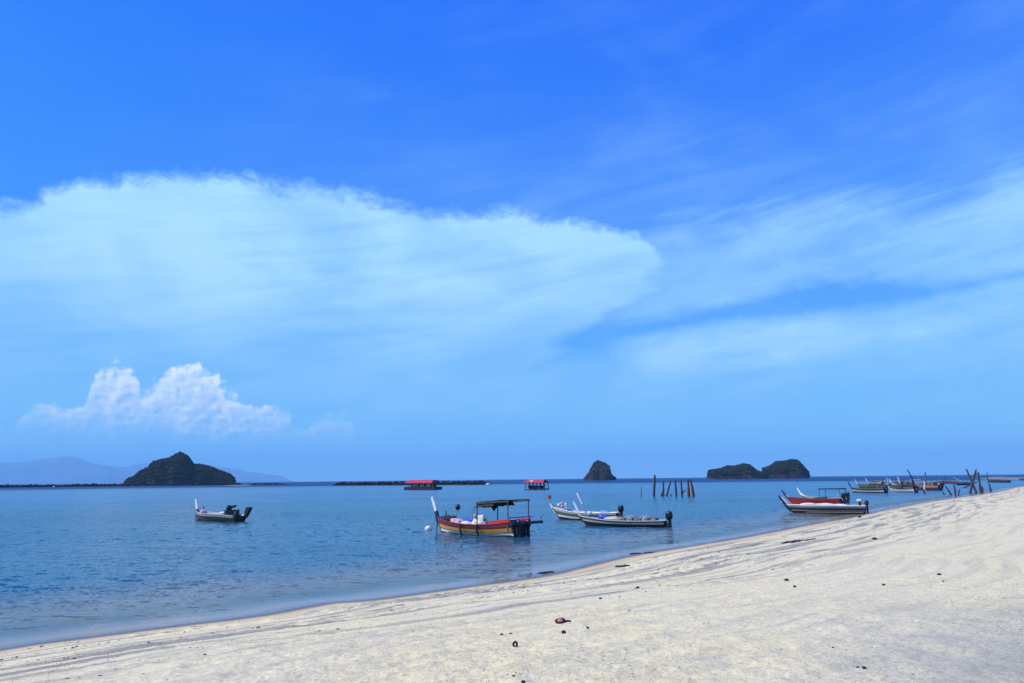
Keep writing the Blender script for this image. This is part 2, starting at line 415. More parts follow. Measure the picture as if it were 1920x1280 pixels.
SH = [SH[0] + first * 3000, SH[0] + first * 200, SH[0] + first * 30] + SH + [SH[-1] + last * 300 + Vector((60, 0, 0)), SH[-1] + last * 3000 + Vector((1500, 0, 0)), SH[-1] + last * 30000 + Vector((30000, 0, 0))]
SHA = np.array([(p.x, p.y) for p in SH])
def shore_coords(x, y):
    """signed distance to the waterline (land positive) and length along it"""
    best = np.full(x.shape, 1e18); sd = np.zeros(x.shape); al = np.zeros(x.shape); acc = 0.0
    i0 = 3
    lens = np.hypot(*(SHA[1:] - SHA[:-1]).T); cum = np.concatenate([[0], np.cumsum(lens)]); cum -= cum[i0]
    for i in range(len(SHA) - 1):
        a, b = SHA[i], SHA[i + 1]; d = b - a; L2 = d @ d
        t = np.clip(((x - a[0]) * d[0] + (y - a[1]) * d[1]) / L2, 0, 1)
        ex, ey = x - a[0] - t * d[0], y - a[1] - t * d[1]; q = ex * ex + ey * ey
        m = q < best
        sgn = np.sign(-(d[0] * (y - a[1]) - d[1] * (x - a[0])))
        best = np.where(m, q, best); sd = np.where(m, sgn * np.sqrt(q), sd); al = np.where(m, cum[i] + t * math.sqrt(L2), al)
    return sd, al
FOOT = []
def height(x, y, fine=True, sa=None):
    s, a = sa if sa is not None else shore_coords(x, y)
    r = np.hypot(x, y)
    land = (0.18 + 1.90 * np.exp(-(r / 31) ** 2)) * (1 - np.exp(-(np.maximum(s, 0) / 9.5) ** 1.25))
    sea = -0.085 * np.maximum(-s, 0) - 0.0012 * np.maximum(-s - 4, 0) ** 1.7
    sea = np.maximum(sea, -4.0)
    z = np.where(s > 0, land, sea)
    # low berms left by the tides, running along the shore
    wv = fbm(a * 0.05, s * 0.5, 3, 5)
    z = z + np.where(s > 0, 1, 0.2) * np.exp(-np.abs(s) / 40) * 0.05 * wv * np.clip(np.abs(s) / 1.5, 0, 1)
    if fine:
        near = np.exp(-r / 30)
        dry = 0.12 + 0.88 * np.clip((s - 4.5) / 6, 0, 1)
        z = z + near * dry * (0.06 * fbm(x * 2.2, y * 2.2, 3, 11) + 0.035 * fbm(x * 6, y * 6, 4, 21, 0.62))
        z = z + np.clip(s, 0, 1) * 0.008 * fbm(x * 3, y * 3, 3, 31) * near
    return z, s, a
def hz(x, y):
    z, s, a = height(np.array([x], float), np.array([y], float)); return float(z[0])
def G(px, py):
    """point of the beach seen at a photo pixel"""
    z = 1.0
    for _ in range(12):
        p = P(px, py, z); z = 0.5 * z + 0.5 * hz(p.x, p.y)
    p = P(px, py, z); return Vector((p.x, p.y, hz(p.x, p.y)))

def polar(rs, az_in, n_in, n_out):
    a = np.concatenate([np.linspace(-az_in, az_in, n_in), np.linspace(az_in, 2 * PI - az_in, n_out)[1:-1]])
    A, R = np.meshgrid(a, rs); x, y = R * np.sin(A), R * np.cos(A)
    nr, na = len(rs), len(a)
    i, j = np.meshgrid(np.arange(nr - 1), np.arange(na), indexing='ij'); j2 = (j + 1) % na
    q = np.stack([i * na + j, (i + 1) * na + j, (i + 1) * na + j2, i * na + j2], -1).reshape(-1, 4)[:, ::-1]
    return x.ravel(), y.ravel(), q
def gs(r0_, r1_, k):
    out = [r0_]
    while out[-1] < r1_: out.append(out[-1] * k)
    return out
FAR = 40000.0
rings = [0.02] + gs(0.6, 3, 1.06) + gs(3.05, 60, 1.0075) + gs(60.5, 420, 1.02) + gs(440, 3000, 1.06) + gs(3300, FAR, 1.3)
x, y, q = polar(np.array(rings), math.radians(37), 560, 60)
z, s, al = height(x, y)
# footprints and scuffs
frg = random.Random(3); track = []
for k in range(9):
    a0 = frg.uniform(-6, 30); s0 = frg.choice((1.5, 2.4, 3.4, 4.6, 5.5, 7.5, 9)); nst = frg.randint(12, 34); sg = frg.choice((-1, 1))
    for i in range(nst):
        track.append((a0 + sg * i * 0.62, s0 + (i % 2) * 0.22 + 0.3 * math.sin(i * 0.2), 0.13, 0.045))
for k in range(260):
    track.append((frg.uniform(-8, 30), frg.uniform(3, 15), frg.uniform(0.06, 0.16), frg.uniform(0.008, 0.02)))
order = np.argsort(s); ss = s[order]
for (ta, ts, tr, td) in track:
    i0, i1 = np.searchsorted(ss, [ts - 0.5, ts + 0.5]); idx = order[i0:i1]
    d2 = ((al[idx] - ta) / (tr * 1.5)) ** 2 + ((s[idx] - ts) / tr) ** 2
    m = d2 < 9; idx = idx[m]; d2 = d2[m]
    z[idx] += -td * np.exp(-d2) + td * 0.55 * np.exp(-(np.sqrt(d2) - 1.7) ** 2 * 3)

def sandmat():
    m, n, o = newmat('beach_sand')
    b = n.nodes.new('ShaderNodeBsdfPrincipled'); n.links.new(b.outputs[0], o.inputs[0])
    at = n.nodes.new('ShaderNodeAttribute'); at.attribute_name = 'shore'
    S, Al, _ = sep(n, NX(n, at.outputs['Vector']))
    t = n.nodes.new('ShaderNodeTexCoord'); v = NX(n, t.outputs['Object'])
    px_, py_, _ = sep(n, v)
    # long stains that follow the tide lines
    sv = comb(n, Al * 0.075, S * 1.05, 0.0)
    st = noise(n, sv, 1.3, 6, 0.58, 0.35)
    sv2 = comb(n, Al * 0.22, S * 3.2, 4.0)
    st2 = noise(n, sv2, 1.2, 5, 0.6, 0.6)
    big = noise(n, v, 0.28, 4, 0.55); mid = noise(n, v, 2.6, 6, 0.7); fine = noise(n, v, 17, 6, 0.75); grit = noise(n, v, 70, 3, 0.8)
    base = mixc(n, big.smooth(0.35, 0.65), (0.735, 0.655, 0.385), (0.70, 0.64, 0.42))
    base = mixc(n, mid.smooth(0.4, 0.72) * 0.5, base, (0.50, 0.47, 0.37))
    band = S.smooth(0.6, 1.8) * S.smooth(6.5, 11.0, 1.0, 0.22)
    f = (st.smooth(0.50, 0.58) * 0.85 + st2.smooth(0.53, 0.60) * 0.5) * band
    # dark wrack specks in the tide lines
    sp = noise(n, v, 9, 5, 0.8)
    base = mixc(n, sp.smooth(0.60, 0.68) * st2.smooth(0.44, 0.58) * band * 0.85, base, (0.09, 0.085, 0.08))
    # greyer patch on the right close to the camera, fading out further off
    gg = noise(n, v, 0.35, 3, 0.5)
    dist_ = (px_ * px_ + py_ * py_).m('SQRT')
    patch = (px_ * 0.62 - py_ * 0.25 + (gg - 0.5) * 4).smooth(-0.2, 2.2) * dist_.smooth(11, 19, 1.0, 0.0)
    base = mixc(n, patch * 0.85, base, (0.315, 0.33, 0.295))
    gr = (fine * 0.55 + grit * 0.45)
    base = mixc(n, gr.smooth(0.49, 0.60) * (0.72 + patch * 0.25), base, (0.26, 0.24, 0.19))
    base = mixc(n, gr.smooth(0.46, 0.34) * 0.6, base, (0.80, 0.76, 0.56))
    base = mixc(n, f.clamp() * (0.65 + mid * 0.5), base, (0.20, 0.20, 0.185))
    # wet sand by the water
    wob = noise(n, comb(n, Al * 0.5, 0.0, 0.0), 1.0, 4, 0.5)
    Sw = S + (wob - 0.5) * 0.5
    wet = Sw.smooth(0.25, 0.85, 1.0, 0.0)
    damp = Sw.smooth(0.6, 2.2, 1.0, 0.0)
    base = mixc(n, damp * 0.6, base, (0.42, 0.31, 0.18))
    base = mixc(n, wet * 0.85, base, (0.06, 0.05, 0.055))
    # shallow sea bed
    base = mixc(n, S.smooth(-0.1, -1.2), base, (0.34, 0.25, 0.17))
    base = mixc(n, S.smooth(-2, -25), base, (0.06, 0.11, 0.10))
    setin(n, b.inputs['Base Color'], base)
    setin(n, b.inputs['Roughness'], 0.95 - wet * 0.55)
    b.inputs['Specular IOR Level'].default_value = 0.25
    bp = n.nodes.new('ShaderNodeBump'); bp.inputs['Distance'].default_value = 0.05; bp.inputs['Strength'].default_value = 0.8
    setin(n, bp.inputs['Height'], (mid * 0.6 + fine * 0.42 + grit * 0.10) * (S.smooth(0.3, 1.5) * 0.9 + 0.1)); n.links.new(bp.outputs[0], b.inputs['Normal'])
    return m
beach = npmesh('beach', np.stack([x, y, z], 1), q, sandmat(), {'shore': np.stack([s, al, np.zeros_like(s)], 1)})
tag(beach, kind='structure')

# ------------------------------------------------------------------ water
rings = [4.0] + gs(4.3, 11, 1.03) + gs(11.2, 150, 1.0046) + gs(152, 3000, 1.03) + gs(3200, FAR * 0.97, 1.3)
x, y, q = polar(np.array(rings), math.radians(38), 640, 50)
s, al = shore_coords(x, y)
hh, _, _ = height(x, y, False, (s, al))
wr = np.hypot(x, y); swell = np.clip((-s - 0.3) / 5, 0, 1) * np.clip((260 - wr) / 120, 0, 1)
gustn = 0.75 + 0.9 * fbm(x * 0.05, y * 0.09, 3, 91)
wz = swell * np.clip(gustn, 0.3, 1.5) * (0.085 * fbm(x * 0.55 + y * 0.12, y * 1.15, 2, 61, 0.5) + 0.072 * fbm(x * 1.3 - y * 0.3, y * 2.6, 3, 71, 0.55))
def watermat():
    m, n, o = newmat('sea_water')
    at = n.nodes.new('ShaderNodeAttribute'); at.attribute_name = 'depth'
    S, Al, Dp = sep(n, NX(n, at.outputs['Vector']))
    t = n.nodes.new('ShaderNodeTexCoord'); v = NX(n, t.outputs['Object'])
    wx, wy, _ = sep(n, v)
    rr = (wx * wx + wy * wy).m('SQRT')
    gust = noise(n, vscale(n, v, (0.6, 1.0, 1)), 0.045, 4, 0.6)
    gust2 = noise(n, vscale(n, v, (0.3, 1.0, 1)), 0.012, 4, 0.6, 0.4)
    c1 = noise(n, vscale(n, v, (0.75, 1.25, 1)), 0.55, 3, 0.6, 0.2, True)
    c2 = noise(n, vscale(n, v, (0.8, 1.2, 1)), 2.1, 5, 0.68, 0.2, True)
    c3 = noise(n, vscale(n, v, (0.8, 1.2, 1), (4, 9, 0)), 7.5, 3, 0.6, 0.0, True)
    s1 = sep(n, c1); s2 = sep(n, c2); s3 = sep(n, c3)
    calm = S.smooth(-0.2, -7.0, 0.25, 1.0)
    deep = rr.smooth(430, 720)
    amp = calm * (0.65 + gust.smooth(0.35, 0.65) * 0.5) * (1.0 + deep * 0.35)
    far_ = rr.smooth(60, 220, 1.0, 1.6)
    nx = ((s1[0] - 0.5) * 0.2 + (s2[0] - 0.5) * 0.40 + (s3[0] - 0.5) * 0.5) * amp * far_
    ny = ((s1[1] - 0.5) * 0.4 + (s2[1] - 0.5) * 0.85 + (s3[1] - 0.5) * 0.8) * amp * far_
    geo = n.nodes.new('ShaderNodeNewGeometry'); gx, gy, gz = sep(n, NX(n, geo.outputs['Normal']))
    nv = n.nodes.new('ShaderNodeVectorMath'); nv.operation = 'NORMALIZE'; setin(n, nv.inputs[0], comb(n, gx + nx, gy + ny, gz)); N = nv.outputs[0]
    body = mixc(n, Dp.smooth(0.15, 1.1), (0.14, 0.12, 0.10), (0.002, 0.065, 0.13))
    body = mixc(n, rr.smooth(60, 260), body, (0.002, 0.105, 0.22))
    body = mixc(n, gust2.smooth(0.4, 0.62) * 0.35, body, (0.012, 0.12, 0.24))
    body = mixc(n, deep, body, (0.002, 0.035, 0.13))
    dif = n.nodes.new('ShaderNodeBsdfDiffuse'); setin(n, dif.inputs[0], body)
    tr = n.nodes.new('ShaderNodeBsdfTransparent')
    setin(n, tr.inputs[0], mixc(n, Dp.smooth(0.0, 0.6), (1, 1, 1), (0.55, 0.8, 0.85)))
    mx = n.nodes.new('ShaderNodeMixShader'); setin(n, mx.inputs[0], Dp.smooth(-0.02, 0.5))
    n.links.new(tr.outputs[0], mx.inputs[1]); n.links.new(dif.outputs[0], mx.inputs[2])
    gl = n.nodes.new('ShaderNodeBsdfGlossy'); gl.inputs[0].default_value = (1, 1, 1, 1); n.links.new(N, gl.inputs['Normal'])
    setin(n, gl.inputs['Roughness'], (rr.smooth(20, 300) * 0.10 + 0.10) * (0.5 + calm * 0.5))
    fr = n.nodes.new('ShaderNodeFresnel'); fr.inputs[0].default_value = 1.333; n.links.new(N, fr.inputs['Normal'])
    m2 = n.nodes.new('ShaderNodeMixShader'); setin(n, m2.inputs[0], (NX(n, fr.outputs[0]) * (1.0 - deep * 0.75)).m('MINIMUM', 0.46))
    n.links.new(mx.outputs[0], m2.inputs[1]); n.links.new(gl.outputs[0], m2.inputs[2])
    n.links.new(m2.outputs[0], o.inputs[0])
    return m
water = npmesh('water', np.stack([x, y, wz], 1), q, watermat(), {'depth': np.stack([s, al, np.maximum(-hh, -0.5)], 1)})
tag(water, kind='structure')

# ------------------------------------------------------------------ haze: the air over the whole bay
hm, hn, ho = newmat('sea_haze')
pv = hn.nodes.new('ShaderNodeVolumePrincipled'); hn.links.new(pv.outputs[0], ho.inputs['Volume'])
pv.inputs['Color'].default_value = (0.30, 0.66, 1.0, 1); pv.inputs['Density'].default_value = 5.2e-5; pv.inputs['Anisotropy'].default_value = 0.0
hb = MB().box(-FAR * 1.2, FAR * 1.2, -FAR * 1.2, FAR * 1.2, -6.0, 1450.0).build('haze', hm)
tag(hb, kind='stuff')

# ------------------------------------------------------------------ islands and far mountains
def ridge(name, prof, dist, depth, mat, label=None, cat=None, rough=0.10, nx=140, ny=34, seed=0, base=None, parent=None, kind=None, steep=0.6):
    """a body of rock whose skyline, seen from the beach, follows prof = [(photo x, photo y)]"""
    base = base if base is not None else max(p[1] for p in prof)
    x0, x1 = prof[0][0], prof[-1][0]
    a, b = PD(x0, dist), PD(x1, dist)
    ax = (b - a); L = ax.length; ax = ax.normalized(); nm = Vector((-ax.y, ax.x, 0))
    u = np.linspace(0, 1, nx); v = np.linspace(-1, 1, ny)
    hpx = 1.0 * np.interp(x0 + u * (x1 - x0), [p[0] for p in prof], [base - p[1] for p in prof])
    Hh = hpx * dist / FPX + EYE * np.clip(hpx / 5, 0, 1)
    U, V = np.meshgrid(u, v); HH = np.broadcast_to(Hh, U.shape)
    wdt = depth / 2 * (0.35 + 0.65 * np.sqrt(np.clip(HH / HH.max(), 0, 1)))
    shp = np.clip(1 - np.abs(V) ** (2.2), 0, 1) ** steep
    X = a.x + ax.x * U * L; Y = a.y + ax.y * U * L
    lat = V * wdt
    sc_ = 1.0 / (depth * 0.2)
    n1 = fbm((U * L + 31) * sc_, lat * sc_ + 9 + seed, 5, 40 + seed, 0.6)
    Z = HH * shp * (1 + rough * 1.6 * n1 * (1 - shp * 0.55)) - 3.0
    X = X + nm.x * (lat + n1 * depth * 0.04); Y = Y + nm.y * (lat + n1 * depth * 0.04)
    nu = len(u); i, j = np.meshgrid(np.arange(ny - 1), np.arange(nu - 1), indexing='ij')
    q_ = np.stack([i * nu + j, i * nu + j + 1, (i + 1) * nu + j + 1, (i + 1) * nu + j], -1).reshape(-1, 4)
    c = PD((x0 + x1) / 2, dist)
    V3 = np.stack([X.ravel() - c.x, Y.ravel() - c.y, Z.ravel()], 1)
    o = npmesh(name, V3, q_, MT[mat])
    if parent is not None: o.parent = parent
    else: o.location = c
    if kind: tag(o, kind=kind)
    return o, V3
def clumps(V3, n, r, seed, parent, name='forest', zmin=1.0, mat='leaf'):
    """tree crowns seen from far off: many uneven eight-faced tufts on the slopes"""
    rg = np.random.RandomState(seed); ok = V3[V3[:, 2] > zmin]
    c = ok[rg.randint(0, len(ok), n)] + rg.normal(0, r * 0.6, (n, 3)) * (1, 1, 0.25)
    rr_ = r * rg.uniform(0.45, 1.25, n)
    base = np.array([(1, 0, 0), (0, 1, 0), (-1, 0, 0), (0, -1, 0), (0, 0, 1), (0, 0, -0.7)], float)
    vs = c[:, None, :] + base[None] * rr_[:, None, None] * rg.uniform(0.6, 1.4, (n, 6, 1))
    fs = np.array([(0, 1, 4), (1, 2, 4), (2, 3, 4), (3, 0, 4), (1, 0, 5), (2, 1, 5), (3, 2, 5), (0, 3, 5)])
    q_ = (np.arange(n)[:, None, None] * 6 + fs[None]).reshape(-1, 3)
    o = npmesh(name, vs.reshape(-1, 3), q_, MT[mat], smooth=False); o.parent = parent; tag(o, kind='stuff')
    return o
def island(prof, dist, depth, label, n, r, seed, rough=0.1, steep=0.6, rocky=False):
    c = PD((prof[0][0] + prof[-1][0]) / 2, dist)
    root = thing('island', label, 'island', c)
    _, V3 = ridge('rock', prof, dist, depth, 'rock', rough=rough, seed=seed, base=903 if dist > 0 else None, parent=root, steep=steep)
    clumps(V3, n, r, seed, root, zmin=2.0)
    return root
def iprof(pts, base):
    """raise the profile so its foot sits where the sea reaches it"""
    return [(p[0], 903 - 0.93 * (base - p[1])) for p in pts]
island(iprof([(234, 903), (240, 893), (252, 889), (262, 879), (277, 872), (284, 863), (297, 859), (312, 858), (322, 851), (333, 847.5), (345, 854), (357, 869), (372, 869), (392, 873), (410, 880), (428, 886), (436, 893), (439, 903)], 903), 1500, 170,
       'large dark wooded island on the left horizon with a steep peak and long right shoulder', 11000, 2.1, 1, 0.08)
island(iprof([(1089, 901), (1096, 897), (1101, 893), (1108, 881), (1114, 870), (1122, 864), (1134, 868), (1143, 873), (1145, 886), (1147, 893), (1153, 896), (1158, 901)], 901), 1500, 62,
       'solitary steep dark rock stack rising from the sea near the middle of the horizon', 900, 1.3, 2, 0.12, 0.45)
island(iprof([(1328, 897), (1330, 882), (1336, 881), (1345, 880), (1356, 878), (1365, 874), (1376, 876), (1388, 873), (1398, 871), (1408, 873), (1416, 881), (1424, 885), (1432, 888), (1436, 897)], 897), 1520, 75,
       'low lumpy wooded islet, left one of the two close together on the right horizon', 4200, 1.9, 3, 0.12, 0.35)
island(iprof([(1431, 896), (1433, 878), (1440, 876), (1448, 874), (1458, 867), (1466, 867), (1480, 865), (1488, 862), (1498, 865), (1507, 876), (1514, 884), (1517, 896)], 896), 1560, 85,
       'taller domed wooded islet, right one of the two close together on the right horizon', 4200, 2.0, 4, 0.10, 0.35)
for nm_, prof, dist, dep, sd_ in (
    ('hills', [(-260, 874), (-120, 866), (-20, 870), (35, 866), (70, 861), (95, 862), (118, 869), (150, 875), (185, 877), (215, 872), (250, 870), (300, 868), (350, 873), (400, 879), (440, 884), (480, 889), (520, 893), (550, 903)], 38000, 3600, 6),
    ('hills', [(-300, 898), (-180, 885), (-60, 893), (20, 896), (50, 892), (72, 888), (92, 887), (110, 884), (128, 880), (145, 875), (158, 874), (172, 880), (188, 882), (200, 885), (225, 890), (270, 893), (330, 896), (420, 900), (470, 903)], 33000, 2600, 9)):
    ridge(nm_, prof, dist, dep, 'farland', seed=sd_, kind='structure', base=903, rough=0.06, nx=220, steep=0.8)

# low dark breakwaters of heaped rock far out on the left
def breakwater(x0, x1, ytop, ybase, label, seed, taper=(0, 0)):
    a, b = P(x0, ybase), P(x1, ybase)
    root = thing('rock_breakwater', label, 'breakwater', (a + b) / 2, 0, 'low rock breakwaters far out on the left')
    L = (b - a).length; ax = (b - a).normalized(); H = (ybase - ytop) * (a.length) / FPX
    rg = np.random.RandomState(seed); n = int(L / 0.22)
    t = rg.uniform(0, 1, n); hgt = H * np.clip(np.minimum(t * taper[0] if taper[0] else 9, (1 - t) * taper[1] if taper[1] else 9), 0.12, 1)
    lat = rg.normal(0, 2.4, n); z_ = hgt * np.clip(1 - np.abs(lat) / 6.5, 0.05, 1) * rg.uniform(0.25, 1.0, n) - 0.7
    r_ = rg.uniform(0.7, 1.7, n) * np.clip(hgt / H, 0.3, 1)
    c = np.stack([(t - 0.5) * L * ax.x - lat * ax.y, (t - 0.5) * L * ax.y + lat * ax.x, z_], 1)
    base = np.array([(1, 1, -1), (1, -1, -1), (-1, -1, -1), (-1, 1, -1), (1, 1, 1), (1, -1, 1), (-1, -1, 1), (-1, 1, 1)], float) * 0.75
    vs = c[:, None, :] + base[None] * r_[:, None, None] * rg.uniform(0.5, 1.3, (n, 8, 1))
    fs = np.array([(0, 1, 2, 3), (7, 6, 5, 4), (0, 4, 5, 1), (1, 5, 6, 2), (2, 6, 7, 3), (3, 7, 4, 0)])
    o = npmesh('boulders', vs.reshape(-1, 3), (np.arange(n)[:, None, None] * 8 + fs[None]).reshape(-1, 4), MT['black_rock'], smooth=False)
    o.parent = root; tag(o, kind='stuff')
    return root
MT['black_rock'] = paint('wet_black_rock', (0.014, 0.014, 0.017), 0.85, worn=(0.04, 0.035, 0.035), wear=0.3)
breakwater(-260, 452, 904.3, 909, 'long low black rock breakwater running past the large left island', 11)
breakwater(462, 552, 906.6, 909.0, 'faint thin low tail of rocks in open water right of the long left breakwater', 12, (6, 3))
breakwater(627, 917, 905.0, 911, 'shorter black rock breakwater behind the red-roofed floating house', 13, (30, 60))
# pale sand spit showing at the end of the long breakwater
a, b = P(420, 910.2), P(472, 910.0)
sp = MB(); c_ = (a + b) / 2
sp.blob((0, 0, -0.35), ((b - a).length / 2, 9, 0.9), 20, 8, 0.1, 3)
o = sp.build('sandbar', 'tan'); o.location = c_; tag(o, kind='structure')
# low land on the far right
a, b = P(1838, 893), P(2120, 893)
o = MB().blob((0, 0, -0.6), ((b - a).length / 2, 22, 1.9), 40, 10, 0.12, 5).build('sandbar', 'grey'); o.location = (a + b) / 2; o.rotation_euler.z = math.atan2((b - a).y, (b - a).x); tag(o, kind='structure')

# ------------------------------------------------------------------ boats
def boat(bow, stern, label, beam=1.9, F=0.55, rb=0.35, rs=0.15, rake=0.7, strakes=(), inner='darkgrey', rail='white',
         prow=None, deck_z=0.14, thwarts=(0.3, 0.5, 0.7), transom='black', group='small wooden fishing boats moored off the beach', stern_w=0.82, L=None, name='fishing_boat', trim=0.0):
    A, B_ = P(*bow), P(*stern)
    if L is not None: B_ = A + (B_ - A).normalized() * L
    L = (B_ - A).length
    root = thing(name, label, 'fishing boat', A, math.atan2((B_ - A).y, (B_ - A).x), group)
    zk = -0.18
    def zs(u): return F + rb * max(0, 1 - u / 0.55) ** 2.2 + rs * max(0, (u - 0.62) / 0.38) ** 1.6
    def hb_(u):
        f = (1 - (1 - u / 0.52) ** 2) ** 0.75 if u < 0.52 else 1 - (1 - stern_w) * ((u - 0.52) / 0.48) ** 1.8
        return beam / 2 * max(f, 0.035)
    def S(u, v, side, off=0.0):
        w = 0.42 + 0.58 * v ** 0.75
        x = L * u - rake * (v ** 1.3) * (1 - u) ** 4 + 0.12 * v * max(0, u - 0.8) * 5 * 0.5
        y = side * (hb_(u) * w + off)
        return (x, y, zk + (zs(u) - zk) * v)
    root_data = dict(L=L, zs=zs, hb=hb_, S=S, beam=beam, root=root, rake=rake)
    NU = 18; us = [(i / NU) ** 1.25 for i in range(NU + 1)]
    # inner hull: one continuous skin
    mb = MB(); vv = [1, 0.8, 0.55, 0.3, 0.1, 0.0]
    k = len(vv)
    ring = []
    for u in us:
        ring.append([S(u, v, -1, -0.045) for v in vv] + [S(u, v, 1, -0.045) for v in vv[::-1]])
    n = len(ring[0]); mb.v = [p for r_ in ring for p in r_]
    mb.f = [(i * n + j, i * n + j + 1, (i + 1) * n + j + 1, (i + 1) * n + j) for i in range(NU) for j in range(n - 1)]
    mb.build('hull', inner, root)
    # planking
    for (v0, v1, m_) in strakes:
        for side in (-1, 1):
            mb = MB(); vs = []
            for u in us:
                p0 = S(u, v0, side, 0.035); p1 = S(u, v1 - 0.004, side, 0.016); q0 = S(u, v0, side, -0.035); q1 = S(u, v1 - 0.004, side, -0.035)
                vs += [p0, p1, q1, q0]
            fs = []
            for i in range(NU):
                for j in range(4): fs.append((i * 4 + j, i * 4 + (j + 1) % 4, (i + 1) * 4 + (j + 1) % 4, (i + 1) * 4 + j))
            fs += [(0, 1, 2, 3), (NU * 4 + 3, NU * 4 + 2, NU * 4 + 1, NU * 4)]
            mb.add(vs, fs).build('plank', m_, root)
    # gunwales, transom, stem
    for side in (-1, 1):
        mb = MB(); mb.tube([Vector(S(u, 1, side, 0.0)) + Vector((0, 0, 0.015)) for u in us], 0.042, 6); mb.build('gunwale', rail, root)
    tp = [S(1, v, -1, -0.02) for v in (0, 0.3, 0.6, 1)] + [S(1, v, 1, -0.02) for v in (1, 0.6, 0.3, 0)]
    mb = MB(); t2 = [(p[0] + 0.07, p[1], p[2]) for p in tp]; t1 = [(p[0] - 0.02, p[1], p[2]) for p in tp]; n = len(tp)
    mb.add(t1 + t2, [tuple(range(n)), tuple(range(n, 2 * n))[::-1]] + [(i, n + i, n + (i + 1) % n, (i + 1) % n) for i in range(n)]).build('transom', transom, root)
    stem = [Vector((S(0, v, 1)[0] - 0.03, 0, S(0, v, 1)[2])) for v in (0, 0.25, 0.5, 0.75, 1.0)]
    MB().tube(stem, [0.07, 0.075, 0.08, 0.08, 0.085], 6).build('stem_post', transom, root)
    # deck boards
    nb_ = 6
    mb = MB(); du = [0.08 + 0.9 * i / nb_ for i in range(nb_ + 1)]
    for i in range(nb_):
        ua, ub = du[i] + 0.003, du[i + 1] - 0.003
        mb = MB(); f_ = lambda u: max(0.02, hb_(u) * 0.80 - 0.03)
        vs = [(L * ua, -f_(ua), deck_z), (L * ub, -f_(ub), deck_z), (L * ub, f_(ub), deck_z), (L * ua, f_(ua), deck_z)]
        vs = vs + [(p[0], p[1], p[2] - 0.04) for p in vs]
        mb.add(vs, [(0, 1, 2, 3), (7, 6, 5, 4), (0, 4, 5, 1), (1, 5, 6, 2), (2, 6, 7, 3), (3, 7, 4, 0)]).build('deck_board', inner, root)
    for u in thwarts:
        h = hb_(u) - 0.05; MB().box(L * u - 0.12, L * u + 0.12, -h, h, zs(u) - 0.14, zs(u) - 0.10).build('thwart', rail if inner == 'black' else 'grey', root)
    # bow blade(s): list of (material, [(x, z, width)...]) measured from the top of the stem
    bx, bz = S(0, 1, 1)[0], zs(0)
    for (m_, pts, th) in (prow or []):
        mb = MB(); vs = []
        for i, (px_, pz_, wd) in enumerate(pts):
            a_ = Vector(pts[min(i + 1, len(pts) - 1)][:2]) - Vector(pts[max(i - 1, 0)][:2]); a_.normalize(); nn = Vector((-a_.y, a_.x))
            for sg in (-1, 1):
                for y_ in (-th / 2, th / 2): vs.append((bx + px_ + nn.x * wd / 2 * sg, y_, bz + pz_ + nn.y * wd / 2 * sg))
        m = len(pts); fs = []
        for i in range(m - 1):
            c0 = i * 4; c1_ = c0 + 4
            for a_, b_ in ((0, 1), (1, 3), (3, 2), (2, 0)): fs.append((c0 + a_, c0 + b_, c1_ + b_, c1_ + a_))
        fs += [(0, 2, 3, 1), ((m - 1) * 4 + 1, (m - 1) * 4 + 3, (m - 1) * 4 + 2, (m - 1) * 4)]
        mb.add(vs, fs).build('bow_blade', m_, root)
    return root_data
def engine(b, y=0.0, scale=1.0, cowl='plastic_black', tiller=True, tilt=0.0, top=None, dz=0.0):
    """outboard motor hung on the transom"""
    r = b['root']; L = b['L']; z = b['zs'](1) + dz; s = scale
    e = MB().box(L + 0.05, L + 0.20 * s, y - 0.09, y + 0.09, z - 0.35, z + 0.10).build('engine_bracket', 'metal', r)
    MB().blob((L + 0.24 * s, y, z + 0.30 * s), (0.22 * s, 0.16 * s, 0.26 * s), 12, 8, 0.04, 2, 0, 0.75).build('engine_cowling', cowl, r, True)
    if top: MB().blob((L + 0.22 * s, y, z + 0.52 * s), (0.22 * s, 0.18 * s, 0.12 * s), 10, 6, 0.03, 3, 0, 0.6).build('cowling_cap', top, r, True)
    MB().bar((L + 0.26 * s, y, z + 0.1), (L + 0.30 * s, y, -0.35), 0.13 * s, 0.18 * s).build('engine_leg', cowl, r)
    mb = MB(); mb.bar((L + 0.14, y, -0.27), (L + 0.55, y, -0.27), 0.09)
    for k in range(3):
        a_ = k * 2.09; mb.bar((L + 0.56, y, -0.27), (L + 0.56, y + 0.16 * math.cos(a_), -0.27 + 0.16 * math.sin(a_)), 0.07, 0.02)
    mb.build('propeller', 'metal', r)
    if tiller: MB().tube([(L + 0.1, y, z + 0.25 * s), (L - 0.55, y + 0.05, z + 0.38 * s)], 0.022, 6).build('tiller', cowl, r)
